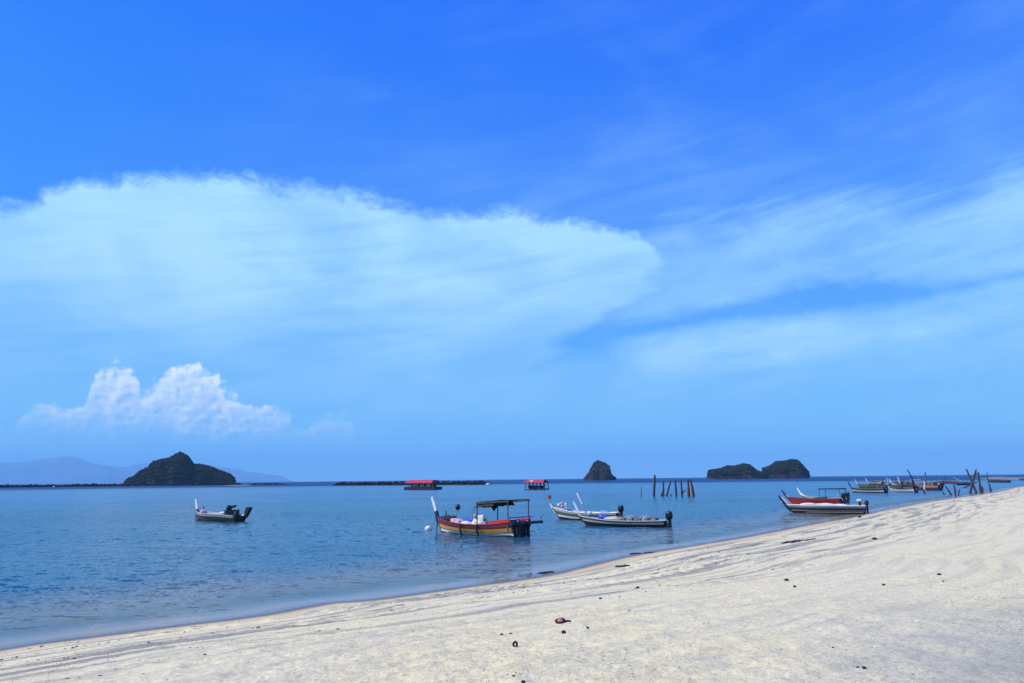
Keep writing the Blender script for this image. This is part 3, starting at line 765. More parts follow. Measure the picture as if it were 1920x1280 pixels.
def canopy(b, x0, x1, z0, z1, w, roof, tarp=None, post='darkgrey', base=None):
    """posts and a light roof; tarp=(xa, xb) is the part covered with cloth"""
    r = b['root']; bz = base if base is not None else 0.35
    for x_, z_ in ((x0, z0), (x1, z1)):
        for s_ in (-1, 1): MB().bar((x_, s_ * w, bz), (x_, s_ * w, z_), 0.055).build('canopy_post', post, r)
    for s_ in (-1, 1): MB().bar((x0 - 0.1, s_ * w, z0 + 0.03), (x1 + 0.1, s_ * w, z1 + 0.03), 0.07, 0.09).build('canopy_beam', post, r)
    for i in range(4):
        t = i / 3; x_ = x0 + (x1 - x0) * t; MB().bar((x_, -w - 0.05, z0 + (z1 - z0) * t + 0.09), (x_, w + 0.05, z0 + (z1 - z0) * t + 0.09), 0.05).build('canopy_rafter', post, r)
    if roof:
        ta, tb = tarp or (x0 - 0.2, x1 + 0.2)
        n = 14; m = 7; vs = []
        zz = lambda x_: z0 + (z1 - z0) * (x_ - x0) / (x1 - x0)
        for i in range(n + 1):
            x_ = ta + (tb - ta) * i / n
            for j in range(m + 1):
                t = j / m * 2 - 1; drop = 0.34 * max(0, abs(t) - 0.72) / 0.28
                edge = 0.35 * max(0, 1 - i / 2.5) if tarp else 0
                wob = 0.025 * math.sin(i * 1.7 + j) + 0.05 * math.sin(i * 0.9) * max(0, abs(t) - 0.7)
                vs.append((x_, t * (w + 0.08), zz(x_) + 0.15 - (drop if tarp else drop * 0.15) - edge + wob))
        fs = [(i * (m + 1) + j, i * (m + 1) + j + 1, (i + 1) * (m + 1) + j + 1, (i + 1) * (m + 1) + j) for i in range(n) for j in range(m)]
        o = MB().add(vs, fs).build('canopy_sheet', roof, r)
        md = o.modifiers.new('thickness', 'SOLIDIFY'); md.thickness = 0.02
def on_boat(b, name, label, cat, lx, ly, lz, build_, group=None):
    """a loose thing lying in a boat, placed in the boat's own frame but a thing by itself"""
    r = b['root']; c, s_ = math.cos(r.rotation_euler.z), math.sin(r.rotation_euler.z)
    w_ = Vector((r.location.x + c * lx - s_ * ly, r.location.y + s_ * lx + c * ly, lz))
    o = build_(MB()); o.name = name; o.location = w_; o.rotation_euler.z = r.rotation_euler.z
    tag(o, label, cat, group); return o

DK = [(0.0, 0.30, 'black'), (0.30, 0.62, 'grey'), (0.62, 1.0, 'cream')]
# 1: the striped boat in the middle
b = boat((830, 997), (975, 1006.5), 'large striped boat in the middle, red orange and white planks under a black half-tarped canopy', beam=2.15, F=0.68, rb=0.30, rs=0.30, rake=0.55,
         strakes=[(0.0, 0.235, 'navy'), (0.24, 0.41, 'white'), (0.415, 0.455, 'navy'), (0.46, 0.545, 'mustard'), (0.55, 0.70, 'mustard'), (0.705, 0.755, 'maroon'), (0.76, 1.0, 'plum')], inner='darkgrey', rail='plum',
         prow=[('navy', [(0.10, -0.35, 0.34), (-0.08, 0.12, 0.30), (-0.20, 0.45, 0.25)], 0.13), ('white', [(-0.20, 0.45, 0.25), (-0.38, 0.85, 0.24), (-0.66, 1.36, 0.17), (-0.70, 1.43, 0.08)], 0.11)], thwarts=(0.22, 0.42), transom='black')
main = b; L = b['L']
canopy(b, L - 3.05, L - 0.12, 2.02, 2.22, 0.92, 'tarp_black', (L - 3.5, L - 1.45), 'darkgrey')
for s_ in (-1, 1):
    MB().bar((L - 1.9, s_ * 0.99, 0.84), (L + 0.02, s_ * 0.92, 1.06), 0.07, 0.20).build('washboard', 'red', b['root'])
MB().box(L + 0.07, L + 0.27, -1.0, 1.85, 0.78, 0.96).build('stern_beam', 'navy', b['root'])
MB().box(L - 0.1, L + 0.0, -0.95, 1.2, 1.20, 1.26).build('stern_rail', 'blue', b['root'])
MB().tube([(L + 0.2, 1.7, 0.9), (L + 0.2, 1.75, 1.22)], 0.03).build('rail_stake', 'grey', b['root'])
engine(b, -0.35, 0.95, tiller=False, dz=-0.42); engine(b, 0.5, 0.95, tiller=False, dz=-0.42)
for lx in (3.25, 4.9):
    MB().tube([(lx, -1.12, 0.72), (lx, -1.13, 0.35), (lx + 0.05, -1.02, 0.0), (lx + 0.05, -0.95, -0.3)], 0.07, 8).build('rubbing_fender', 'black', b['root'])
rt = b['root']
MB().tube([(0.25, 0.12, 0.7), (0.22, 0.12, 1.45)], [0.05, 0.04]).build('winch_post', 'black', rt)
MB().bar((0.1, -0.25, 1.05), (0.35, 0.4, 1.1), 0.07).build('winch_bar', 'black', rt)
fp = MB().tube([(0.75, 0.5, 0.6), (0.95, 0.55, 1.55)], 0.022, 6).build('marker_pole', 'grey', rt)
MB().blob((0.98, 0.56, 1.72), (0.20, 0.18, 0.22), 12, 9, 0.05, 4).build('marker_float', 'plastic_black', fp, True)
MB().box(L - 2.6, L - 1.5, -0.45, 0.45, 0.16, 0.92).build('engine_box', 'darkgrey', rt)
MB().box(L - 1.4, L - 1.1, -0.5, 0.5, 0.75, 1.0).build('seat_box', 'maroon', rt)
on_boat(b, 'fishing_net', 'dark heap of fishing net in the bow of the striped boat', 'fishing net', 0.75, 0, 0.80, lambda m: m.blob((0, 0, 0), (0.62, 0.45, 0.36), 16, 10, 0.3, 1).build('fishing_net', 'net_dark'))
on_boat(b, 'net_sack', 'pinkish sack of net lying behind the dark net in the striped boat', 'sack', 1.75, -0.2, 0.72, lambda m: m.blob((0, 0, 0), (0.55, 0.4, 0.30), 14, 9, 0.25, 2).blob((0.5, -0.1, -0.02), (0.4, 0.36, 0.24), 12, 8, 0.25, 3).build('net_sack', 'cloth_pink'))
on_boat(b, 'tarpaulin', 'bright blue crumpled tarpaulin behind the sacks of the striped boat', 'tarpaulin', 2.3, 0.4, 0.80, lambda m: m.blob((0, 0, 0), (0.75, 0.35, 0.24), 14, 8, 0.3, 5).build('tarpaulin', 'tarp_blue'))
on_boat(b, 'sack', 'low white sack between the blue tarpaulin and the net pile of the striped boat', 'sack', 2.95, -0.35, 0.62, lambda m: m.blob((0, 0, 0), (0.55, 0.36, 0.22), 12, 8, 0.22, 6).build('sack', 'cloth_white'))
on_boat(b, 'net_pile', 'tall pile of white and pink net ahead of the canopy of the striped boat', 'net pile', 3.75, 0.1, 0.72, lambda m: m.blob((0, 0, 0), (0.62, 0.5, 0.34), 16, 10, 0.25, 7).blob((0.05, 0.1, 0.3), (0.4, 0.36, 0.26), 14, 9, 0.3, 8).blob((0.45, -0.25, 0), (0.3, 0.3, 0.2), 12, 8, 0.3, 9).build('net_pile', 'cloth_white'))
on_boat(b, 'float', 'small round pink float on the net pile of the striped boat', 'float', 3.7, -0.2, 1.18, lambda m: m.blob((0, 0, 0), 0.13, 10, 8, 0.02, 9).build('float', 'pink'))
# anchor rope and buoy
A_ = Vector(rt.location); bu = P(803.5, 994)
o = MB().blob((0, 0, 0), (0.27, 0.25, 0.24), 16, 12, 0.02, 1).build('mooring_buoy', 'white', None, True); o.location = bu + Vector((0, 0, 0.10)); tag(o, 'white round buoy floating left of the striped boat', 'buoy')
MB().tube([(-0.6, 0.05, 0.75), (-0.72, 0.08, 0.3), (-0.78, 0.1, -0.3)], 0.03, 6).build('anchor_rope', 'rope', rt)
MB().tube([(-0.45, -0.1, 0.75), (-0.5, -0.2, 0.2), (-0.5, -0.3, -0.3)], 0.02, 6).build('anchor_rope', 'rope', rt)

# 2: the boat alone on the left
b = boat((370, 973.5), (449, 977.0), 'lone dark-hulled boat on the left with a pale deck and a tall white bow blade', beam=1.9, F=0.62, rb=0.22, rs=-0.10, rake=0.15,
         strakes=[(0.0, 0.30, 'black'), (0.305, 0.52, 'brown'), (0.525, 0.66, 'darkgrey'), (0.665, 0.74, 'black'), (0.745, 1.0, 'palegrey')], inner='palegrey', rail='palegrey', deck_z=0.42,
         prow=[('navy', [(0.10, -0.25, 0.34), (0.02, 0.18, 0.28)], 0.12), ('white', [(0.02, 0.18, 0.32), (-0.12, 0.62, 0.34), (-0.25, 1.05, 0.22), (-0.30, 1.22, 0.10)], 0.10)], thwarts=(0.35, 0.6), transom='black')
L = b['L']; rt = b['root']
MB().tube([(0.65, 0.25, 0.5), (0.6, 0.25, 1.28)], 0.045).build('mooring_post', 'black', rt)
MB().box(L * 0.80, L * 0.83, -0.75, 0.75, 0.3, 1.05).build('bulkhead', 'darkgrey', rt)
MB().blob((L * 0.79, -0.2, 1.2), (0.22, 0.3, 0.3), 12, 8, 0.08, 2).build('engine_cowling', 'plastic_black', rt, True)
MB().bar((L * 0.8, -0.1, 1.25), (L * 0.92, -0.1, 1.42), 0.15, 0.2).build('engine_block', 'plastic_black', rt)
mb = MB()
MB().prism([(L - 0.05, 0.35), (L + 0.18, 0.35), (L + 0.85, 1.22), (L + 0.80, 1.30), (L + 0.30, 1.30), (L + 0.12, 1.12)], 0.45, 0.75).build('stern_horn', 'black', rt)
MB().prism([(L - 0.05, 0.35), (L + 0.18, 0.35), (L + 0.55, 0.95), (L + 0.30, 0.95)], -0.75, -0.5).build('stern_horn', 'darkgrey', rt)
MB().tube([(-0.2, 0, 0.85), (-0.42, 0.05, 0.3), (-0.5, 0.05, -0.3)], 0.03, 6).build('anchor_rope', 'rope', rt)
on_boat(b, 'sack', 'small white bundle by the engine of the lone left boat', 'bundle', L * 0.68, -0.3, 0.72, lambda m: m.blob((0, 0, 0), (0.42, 0.3, 0.16), 12, 7, 0.2, 5).build('sack', 'cloth_white'))
on_boat(b, 'net', 'grey bundle of net in the bow of the lone left boat', 'net', 0.95, 0, 0.72, lambda m: m.blob((0, 0, 0), (0.35, 0.4, 0.25), 12, 8, 0.3, 6).build('net', 'cloth_pink'))

# 3: the pair right of the middle: rear boat first
b = boat((1052, 973.5), (1160, 975.5), 'pale green-grey boat with a red flag raised on a pole at its bow', beam=1.7, F=0.60, rb=0.42, rs=0.05, rake=0.85,
         strakes=[(0.0, 0.36, 'black'), (0.365, 0.54, 'white'), (0.545, 0.80, 'green'), (0.805, 1.0, 'cream')], inner='palegrey', rail='white',
         prow=[('white', [(0.60, -0.74, 0.12), (0.22, -0.34, 0.15), (-0.04, 0.0, 0.17), (-0.20, 0.26, 0.12), (-0.26, 0.36, 0.06)], 0.10)], thwarts=(0.25, 0.45, 0.65), transom='darkgrey')
L = b['L']; rt = b['root']
fp = MB().tube([(-0.75, 0.1, 0.8), (-1.22, 0.12, 1.95)], 0.022, 6).build('flag_pole', 'grey', rt)
MB().blob((-1.23, 0.12, 1.98), (0.20, 0.06, 0.20), 10, 7, 0.15, 3).build('flag', 'darkred', fp)
MB().tube([(0.55, 0.1, 0.5), (0.50, 0.1, 1.45)], 0.05).build('mooring_post', 'white', rt)
for k, (lx, lz, m_) in enumerate(((-0.15, 1.25, 'cloth_white'), (0.15, 1.12, 'cloth_pink'), (0.05, 1.38, 'cloth_pink'), (0.42, 1.3, 'cloth_white'))):
    on_boat(b, 'float', ['white net float at the tip of the green-grey boat', 'pinkish net float low in the bow of the green-grey boat', 'pinkish net float highest on the bow heap of the green-grey boat', 'white net float nearest the mooring post of the green-grey boat'][k], 'float', lx, 0.1 * k - 0.1, lz, lambda m: m.blob((0, 0, 0), (0.16, 0.14, 0.15), 10, 7, 0.1, k).build('float', m_), 'net floats in the bow of the green-grey boat')
engine(b, -0.1, 1.2, tiller=True)
on_boat(b, 'tarpaulin', 'dull blue folded tarpaulin in the green-grey boat', 'tarpaulin', L * 0.75, 0.2, 0.62, lambda m: m.blob((0, 0, 0), (0.5, 0.35, 0.2), 12, 8, 0.2, 5).build('tarpaulin', 'skyblue'))
# 4: front boat of that pair
b = boat((1104, 985.5), (1248, 988.0), 'cream-railed black boat with a tall thin white bow blade and a big black engine', beam=1.75, F=0.42, rb=0.30, rs=0.06, rake=0.75,
         strakes=[(0.0, 0.34, 'black'), (0.345, 0.62, 'black'), (0.625, 0.84, 'cream'), (0.845, 1.0, 'darkgrey')], inner='palegrey', rail='palegrey',
         prow=[('cream', [(0.25, -0.2, 0.12), (-0.02, 0.1, 0.14), (-0.1, 0.25, 0.13)], 0.10), ('white', [(-0.02, 0.16, 0.13), (-0.2, 0.55, 0.17), (-0.42, 0.98, 0.13), (-0.5, 1.12, 0.06)], 0.09)], thwarts=(0.3, 0.45, 0.6, 0.75), transom='black')
L = b['L']; rt = b['root']
MB().prism([(0.02, 0.30), (0.14, 0.30), (-0.86, 2.38), (-0.97, 2.42)], 0.06, 0.14).build('bow_pole', 'skyblue', rt)
MB().prism([(-0.58, 1.62), (-0.50, 1.66), (-0.90, 2.50), (-1.01, 2.46)], 0.042, 0.158).build('bow_pole_tip', 'white', rt)
engine(b, 0.0, 1.25, tiller=False)
on_boat(b, 'tarpaulin', 'bright blue tarpaulin bundle in the bow of the cream-railed boat', 'tarpaulin', 1.15, 0, 0.62, lambda m: m.blob((0, 0, 0), (0.36, 0.35, 0.26), 12, 8, 0.25, 5).build('tarpaulin', 'tarp_blue'))
on_boat(b, 'tarpaulin', 'pale yellow folded sheet beside the bright blue bundle of the cream-railed boat', 'tarpaulin', 2.05, -0.1, 0.54, lambda m: m.blob((0, 0, 0), (0.7, 0.5, 0.2), 14, 8, 0.15, 8).build('tarpaulin', 'cream'))
on_boat(b, 'float', 'white float at the very bow of the cream-railed boat', 'float', 0.1, 0, 0.95, lambda m: m.blob((0, 0, 0), (0.2, 0.16, 0.17), 10, 7, 0.1, 2).build('float', 'cloth_white'))
for k, fx in enumerate((0.44, 0.54, 0.64, 0.74, 0.85)):
    on_boat(b, 'fish_trap', ['grey wire fish trap nearest the bow of the cream-railed boat', 'second grey fish trap from the bow in the cream-railed boat', 'middle one of the five grey fish traps in the cream-railed boat', 'grey fish trap fourth from the bow in the cream-railed boat', 'grey fish trap nearest the big black engine'][k], 'fish trap', L * fx, 0, 0.50 + 0.04 * (k % 2),
            lambda m: m.box(-0.30, 0.30, -0.4, 0.4, -0.2, -0.16).box(-0.30, -0.27, -0.4, 0.4, -0.16, 0.16).box(0.27, 0.30, -0.4, 0.4, -0.16, 0.16).tube([(-0.3, -0.4, 0.1), (0, -0.4, 0.26), (0.3, -0.4, 0.1)], 0.03, 5).tube([(-0.3, 0.4, 0.1), (0, 0.4, 0.26), (0.3, 0.4, 0.1)], 0.03, 5).blob((0, 0, -0.05), (0.24, 0.33, 0.2), 10, 7, 0.3, k).build('fish_trap', 'palegrey' if k % 2 else 'grey'), 'fish traps stacked in the cream-railed boat')
# 5: rear of the right trio, white blade
b = boat((1514, 940), (1588, 941), 'boat behind the bright red one, with curved white bow blade and flat dark canopy', beam=1.8, F=0.60, rb=0.25, rs=0.1, rake=0.7,
         strakes=[(0.0, 0.5, 'black'), (0.505, 0.8, 'green'), (0.805, 1.0, 'palegrey')], inner='darkgrey', rail='palegrey',
         prow=[('white', [(0.9, -0.25, 0.16), (0.2, -0.02, 0.24), (-0.35, 0.38, 0.26), (-0.72, 0.95, 0.16), (-0.80, 1.15, 0.08)], 0.10)], transom='black')
L = b['L']
canopy(b, L - 3.6, L - 0.5, 1.75, 1.80, 0.75, 'tarp_black', None, 'darkgrey')
engine(b, -0.3, 1.4, tiller=False)
# 6: red boat
b = boat((1487, 946.5), (1578, 947.5), 'bright red boat between the grey-white boat and the white-bladed boat', beam=1.8, F=0.78, rb=0.22, rs=0.1, rake=0.55,
         strakes=[(0.0, 0.32, 'navy'), (0.325, 0.80, 'darkred'), (0.805, 1.0, 'darkred')], inner='maroon', rail='maroon',
         prow=[('navy', [(0.5, -0.85, 0.2), (0.0, -0.2, 0.24), (-0.45, 0.35, 0.22), (-0.72, 0.75, 0.14), (-0.80, 0.95, 0.06)], 0.12), ('pink', [(0.55, -0.6, 0.10), (0.18, -0.10, 0.16), (-0.2, 0.30, 0.14)], 0.16)], transom='black')
engine(b, 0.0, 1.3, tiller=True)
MB().bar((b['L'] * 0.45, 0, 0.8), (b['L'] * 0.72, 0, 0.95), 0.3, 0.35).build('engine_cover', 'darkgrey', b['root'])
# 7: grey-white boat nearest the beach
b = boat((1490, 960.8), (1622, 961.0), 'long grey-white boat nearest the beach with a long raked striped bow', beam=1.75, F=0.72, rb=0.10, rs=0.0, rake=0.75,
         strakes=[(0.0, 0.42, 'black'), (0.425, 0.56, 'grey'), (0.565, 0.74, 'black'), (0.745, 0.87, 'grey'), (0.875, 1.0, 'palegrey')], inner='palegrey', rail='white',
         prow=[('navy', [(0.45, -0.65, 0.26), (0.0, -0.1, 0.28), (-0.42, 0.5, 0.24), (-0.68, 0.88, 0.12)], 0.10), ('cloth_white', [(0.60, -0.45, 0.14), (0.18, 0.04, 0.16), (-0.22, 0.55, 0.15), (-0.4, 0.78, 0.08)], 0.13), ('pink', [(0.75, -0.25, 0.08), (0.42, 0.16, 0.10), (0.08, 0.58, 0.08)], 0.15)], transom='black')
L = b['L']
engine(b, 0.15, 0.95, tiller=False); engine(b, -0.35, 0.8, tiller=True)
MB().tube([(L - 0.35, 0.1, 0.5), (L - 0.42, 0.1, 1.15)], [0.10, 0.13]).build('fuel_filter', 'plastic_black', b['root'])
on_boat(b, 'cool_box', 'white round-topped box by the engines of the long grey-white boat', 'box', L - 0.42, 0.1, 1.22, lambda m: m.blob((0, 0, 0), (0.24, 0.2, 0.15), 12, 8, 0.03, 3, 0, 0.7).build('cool_box', 'cloth_white'))
on_boat(b, 'tarpaulin', 'long rumpled white cover lying in the grey-white boat nearest the beach', 'cover', 2.6, 0, 0.78, lambda m: m.blob((-1.3, 0, 0.0), (0.9, 0.5, 0.22), 16, 8, 0.16, 5).blob((0.2, 0, 0), (1.1, 0.5, 0.19), 16, 8, 0.2, 8).blob((1.7, 0, -0.02), (0.7, 0.45, 0.15), 14, 8, 0.2, 9).build('tarpaulin', 'cloth_white'))
MB().tube([(-0.5, -0.1, 1.0), (-2.0, -0.2, 0.1)], 0.015, 5).build('mooring_rope', 'rope', b['root'])
o = MB().blob((0, 0, 0), 0.14, 12, 8, 0.02, 1).build('mooring_buoy', 'white', None, True); o.location = P(1466, 941) + Vector((0, 0, 0.08)); tag(o, 'tiny white float in the water under the bow of the grey-white boat', 'buoy')

# 8..: the cluster further off
def simple(bow, stern, label, strakes, prow_m='palegrey', rise=1.1, fwd=0.6, inner='darkgrey', rail='grey', F=0.85, eng=True, can=None, beam=1.7, rb=0.35):
    b = boat(bow, stern, label, beam=beam, F=F, rb=rb, rs=0.15, rake=0.7, strakes=strakes, inner=inner, rail=rail, thwarts=(0.35, 0.6), transom='black', group='fishing boats crowded at the far end of the beach',
             prow=[(prow_m, [(0.3, -0.35, 0.2), (-0.1, 0.1, 0.26), (-fwd * 0.6, rise * 0.5, 0.22), (-fwd, rise, 0.1)], 0.12)])
    if eng: engine(b, 0, 1.3, tiller=False)
    L = b['L']; r = b['root']
    MB().box(L * 0.26, L * 0.74, -beam * 0.30, beam * 0.30, 0.4, F + 0.22).build('engine_cover', 'black', r)
    for k in range(5):
        x_ = L * (0.18 + 0.16 * k); MB().bar((x_, -beam * 0.40, 0.4), (x_ + 0.05 * (k % 2), -beam * 0.42, F + 0.45 + 0.28 * ((k * 7) % 3)), 0.07).build('stanchion', 'darkgrey' if k % 2 else 'grey', r)
    MB().bar((L * 0.18, -beam * 0.41, F + 0.42), (L * 0.82, -beam * 0.41, F + 0.42), 0.06).build('side_rail', 'darkgrey', r)
    if can: canopy(b, b['L'] * can[0], b['L'] * can[1], can[2], can[2] + 0.1, 0.7, can[3], None, 'grey')
    return b
b = simple((1601, 922), (1661, 922.5), 'grey and pale pink banded boat at the left end of the far cluster', [(0, 0.38, 'black'), (0.385, 0.66, 'palegrey'), (0.665, 0.8, 'black'), (0.805, 1, 'darkgrey')], 'navy', 1.3, 0.7)
for k, (t, hh_) in enumerate(((0.25, 0.3), (0.45, 0.5), (0.7, 0.45))):
    on_boat(b, 'net_heap', ['low dark net heap toward the bow of the grey and pink boat', 'tall dark net heap amidships in the grey and pink boat', 'dark net heap by the stern of the grey and pink boat'][k], 'net heap', b['L'] * t, 0, 0.75, lambda m: m.blob((0, 0, 0), (0.6, 0.5, hh_), 12, 8, 0.3, k).build('net_heap', 'net_dark'), 'net heaps in the grey and pink boat')
b = simple((1612, 913), (1690, 913), 'dark boat half hidden behind the grey and pink boat', [(0, 0.4, 'black'), (0.405, 0.7, 'green'), (0.705, 1, 'darkgrey')], 'palegrey', 1.4, 0.9)
b = simple((1672, 920.5), (1718, 921), 'low faded pink boat beside the white stake', [(0, 0.2, 'black'), (0.205, 0.6, 'pink'), (0.605, 1, 'cloth_white')], 'cream', 0.8, 0.6, F=0.6)
on_boat(b, 'crate', 'dark crate standing at the stern of the low pink boat', 'crate', b['L'] * 0.9, 0, 0.9, lambda m: m.box(-0.35, 0.35, -0.4, 0.4, -0.5, 0.5).box(-0.39, 0.39, -0.44, 0.44, 0.5, 0.56).build('crate', 'darkgrey'))
b = simple((1690, 911), (1742, 912), 'dark red boat with a white-topped shelter in the far cluster', [(0, 0.3, 'black'), (0.305, 1, 'maroon')], 'white', 2.0, 1.3, can=(0.45, 0.8, 2.1, 'white'), F=0.8)
b = simple((1668, 906), (1712, 906), 'boat with a pale raised bow behind the low pink boat', [(0, 0.4, 'black'), (0.405, 1, 'green')], 'cream', 1.8, 1.1, F=0.8)
on_boat(b, 'net_heap', 'brownish net heap in the boat with the pale raised bow', 'net heap', b['L'] * 0.5, 0, 1.1, lambda m: m.blob((0, 0, 0), (1.3, 0.7, 0.6), 14, 8, 0.3, 5).build('net_heap', 'brown'))
b = simple((1722, 916), (1764, 917), 'brown and yellow boat with a timber cabin right of the white stake', [(0, 0.35, 'black'), (0.355, 0.7, 'maroon'), (0.705, 1, 'tan')], 'tan', 0.9, 0.5, F=0.95, eng=True)
L = b['L']; cb = MB().box(L * 0.3, L * 0.78, -0.6, 0.6, 0.8, 1.85).build('cabin', 'tan', b['root'])
MB().box(L * 0.27, L * 0.82, -0.72, 0.72, 1.86, 1.94).build('cabin_roof', 'grey', b['root'])
for k in (0, 1, 2): MB().box(L * (0.35 + 0.14 * k), L * (0.43 + 0.14 * k), -0.63, -0.60, 1.3, 1.65).build('cabin_window', 'black', b['root'])
for (bw, st, lb, k_, p_) in (((1676, 911), (1702, 911), 'white-hulled boat squeezed between the pale raised bow and the dark red boat', [(0, 0.4, 'black'), (0.405, 1, 'white')], 'white'),
        ((1742, 908), (1768, 908), 'low teal boat behind the brown and yellow one', [(0, 0.4, 'black'), (0.405, 0.7, 'skyblue'), (0.705, 1, 'palegrey')], 'palegrey'),
        ((1628, 906), (1655, 906), 'small grey boat with a white bow blade, between two dark boats', [(0, 0.4, 'black'), (0.405, 1, 'palegrey')], 'white')):
    simple(bw, st, lb, k_, p_, 1.5, 0.9)
simple((1660, 903), (1640, 901), 'small dark boat furthest left behind the far cluster', [(0, 0.5, 'black'), (0.505, 1, 'palegrey')], 'palegrey', 1.0, 0.6, eng=False)
simple((1762, 903.5), (1795, 903.5), 'dark open boat seen between the masts and the old jetty posts', [(0, 0.5, 'black'), (0.505, 1, 'darkred')], 'grey', 0.9, 0.6, eng=False, F=0.8)
simple((1795, 906.5), (1818, 906), 'short dark boat seen through the bleached leaning beams', [(0, 0.5, 'black'), (0.505, 1, 'green')], 'grey', 0.9, 0.6, eng=False, F=0.8)
b = simple((1853, 900), (1892, 900.5), 'flat black boat with a white awning right of the old jetty', [(0, 0.6, 'black'), (0.605, 1, 'darkgrey')], 'darkgrey', 0.7, 0.6, F=0.9, eng=False, can=(0.1, 0.85, 2.2, 'white'), beam=2.2)
simple((1912, 895.5), (1950, 896), 'dark boat cut by the right edge of the picture', [(0, 0.6, 'black'), (0.605, 1, 'grey')], 'darkgrey', 1.0, 0.8, F=1.0, eng=False, beam=2.2)

# ------------------------------------------------------------------ floating houses
def floating_house(x0, x1, yb, label, kind):
    a, b_ = P(x0, yb), P(x1, yb); W = (b_ - a).length; c = (a + b_) / 2; k = c.length / FPX
    root = thing('floating_house', label, 'floating house', c, math.atan2((b_ - a).y, (b_ - a).x), 'red-roofed fish farm houses out in the bay')
    H = k * 1.0
    if kind == 0:
        for i in range(5):
            xx = -W / 2 + W * (i + 0.5) / 5
            MB().box(xx - W / 10 + 0.1, xx + W / 10 - 0.1, -3, 3, -0.15, 5.6 * k).build('pontoon', 'black', root)
        MB().box(-W * 0.34, W * 0.36, -1.8, 1.8, 5.6 * k, 11 * k).build('wall', 'darkgrey', root)
        for i in range(9):
            xx = -W * 0.38 + W * 0.80 * i / 8; MB().bar((xx, -2.4, 5 * k), (xx, -2.4, 12.5 * k), 0.16).build('post', 'palegrey' if i % 2 else 'grey', root)
        for i in range(3):
            xx = -W * 0.24 + W * 0.22 * i; MB().box(xx, xx + W * 0.09, -1.88, -1.8, 6 * k, 9.6 * k).build('window', 'cream', root)
        y0, y1, yr, zt, ze = -3.1, 3.1, 0, 17.5 * k, 12.2 * k
        xa, xb = -W / 2 + 0.2, W * 0.42
        # pitched roof, gable end to the right
        MB().add([(xa, y0, ze), (xb, y0, ze), (xb - 0.6, yr, zt), (xa + 0.6, yr, zt), (xa, y0, ze + 0.12), (xb, y0, ze + 0.12), (xb - 0.6, yr, zt + 0.12), (xa + 0.6, yr, zt + 0.12)], [(0, 1, 2, 3), (7, 6, 5, 4), (0, 4, 5, 1), (1, 5, 6, 2), (2, 6, 7, 3), (3, 7, 4, 0)]).build('roof_slope', 'roof_red', root)
        MB().add([(xa, y1, ze), (xb, y1, ze), (xb - 0.6, yr, zt), (xa + 0.6, yr, zt), (xa, y1, ze + 0.12), (xb, y1, ze + 0.12), (xb - 0.6, yr, zt + 0.12), (xa + 0.6, yr, zt + 0.12)], [(3, 2, 1, 0), (4, 5, 6, 7), (0, 1, 5, 4), (1, 2, 6, 5), (2, 3, 7, 6), (3, 0, 4, 7)]).build('roof_slope', 'roof_red', root)
        MB().prism([(xb - 0.9, ze), (W * 0.49, ze - 0.5 * k), (xb + 0.4, zt - 1 * k), (xb - 0.4, zt)], -1.6, 1.6).build('gable_porch', 'black', root)
    else:
        for i in range(4):
            xx = -W / 2 + W * (i + 0.5) / 4
            MB().box(xx - W / 8 + 0.25, xx + W / 8 - 0.25, -2.5, 2.5, -0.1, (1.0 + (i % 2)) * k).build('pontoon', 'black', root)
        for i in range(6):
            xx = -W * 0.44 + W * 0.9 * i / 5
            for yy in (-2, 2): MB().bar((xx + 0.12 * (i % 3), yy, 0.4 * k), (xx, yy, 13 * k), 0.20).build('post', 'darkgrey', root)
        for i in range(3):
            xx = -W * 0.30 + W * 0.26 * i; MB().blob((xx, 0, 4.4 * k), (0.95, 0.8, 0.65), 10, 7, 0.25, i).build('stored_net', 'net_dark', root)
        MB().box(-W * 0.46, W * 0.46, -2.1, 2.1, 6.6 * k, 7.2 * k).build('beam', 'darkgrey', root)
        z0_, z1_ = 12.6 * k, 18.2 * k
        for s_ in (-1, 1):
            v = [(-W / 2, s_ * 2.9, z0_), (W / 2, s_ * 2.9, z0_), (W / 2 - 0.8, 0, z1_), (-W / 2 + 1.2, 0, z1_)]
            MB().add(v + [(p[0], p[1], p[2] + 0.1) for p in v], [(0, 1, 2, 3), (7, 6, 5, 4), (0, 4, 5, 1), (1, 5, 6, 2), (2, 6, 7, 3), (3, 7, 4, 0)]).build('roof_slope', 'roof_red', root)
        MB().box(-W * 0.20, -W * 0.05, -2.0, -1.6, 14.6 * k, 17.4 * k).build('roof_patch', 'white', root)
        MB().prism([(-W / 2, z0_ - 0.1), (-W / 2 + 0.5, z0_ - 0.1), (-W / 2 + 1.3, z1_ - 0.6)], -2, 2).build('gable', 'black', root)
floating_house(765, 822, 919.5, 'wider floating house with a long red roof in front of the short breakwater', 0)
floating_house(987, 1025, 920, 'smaller open-sided float hut with a red roof, out in the bay right of the breakwater', 1)
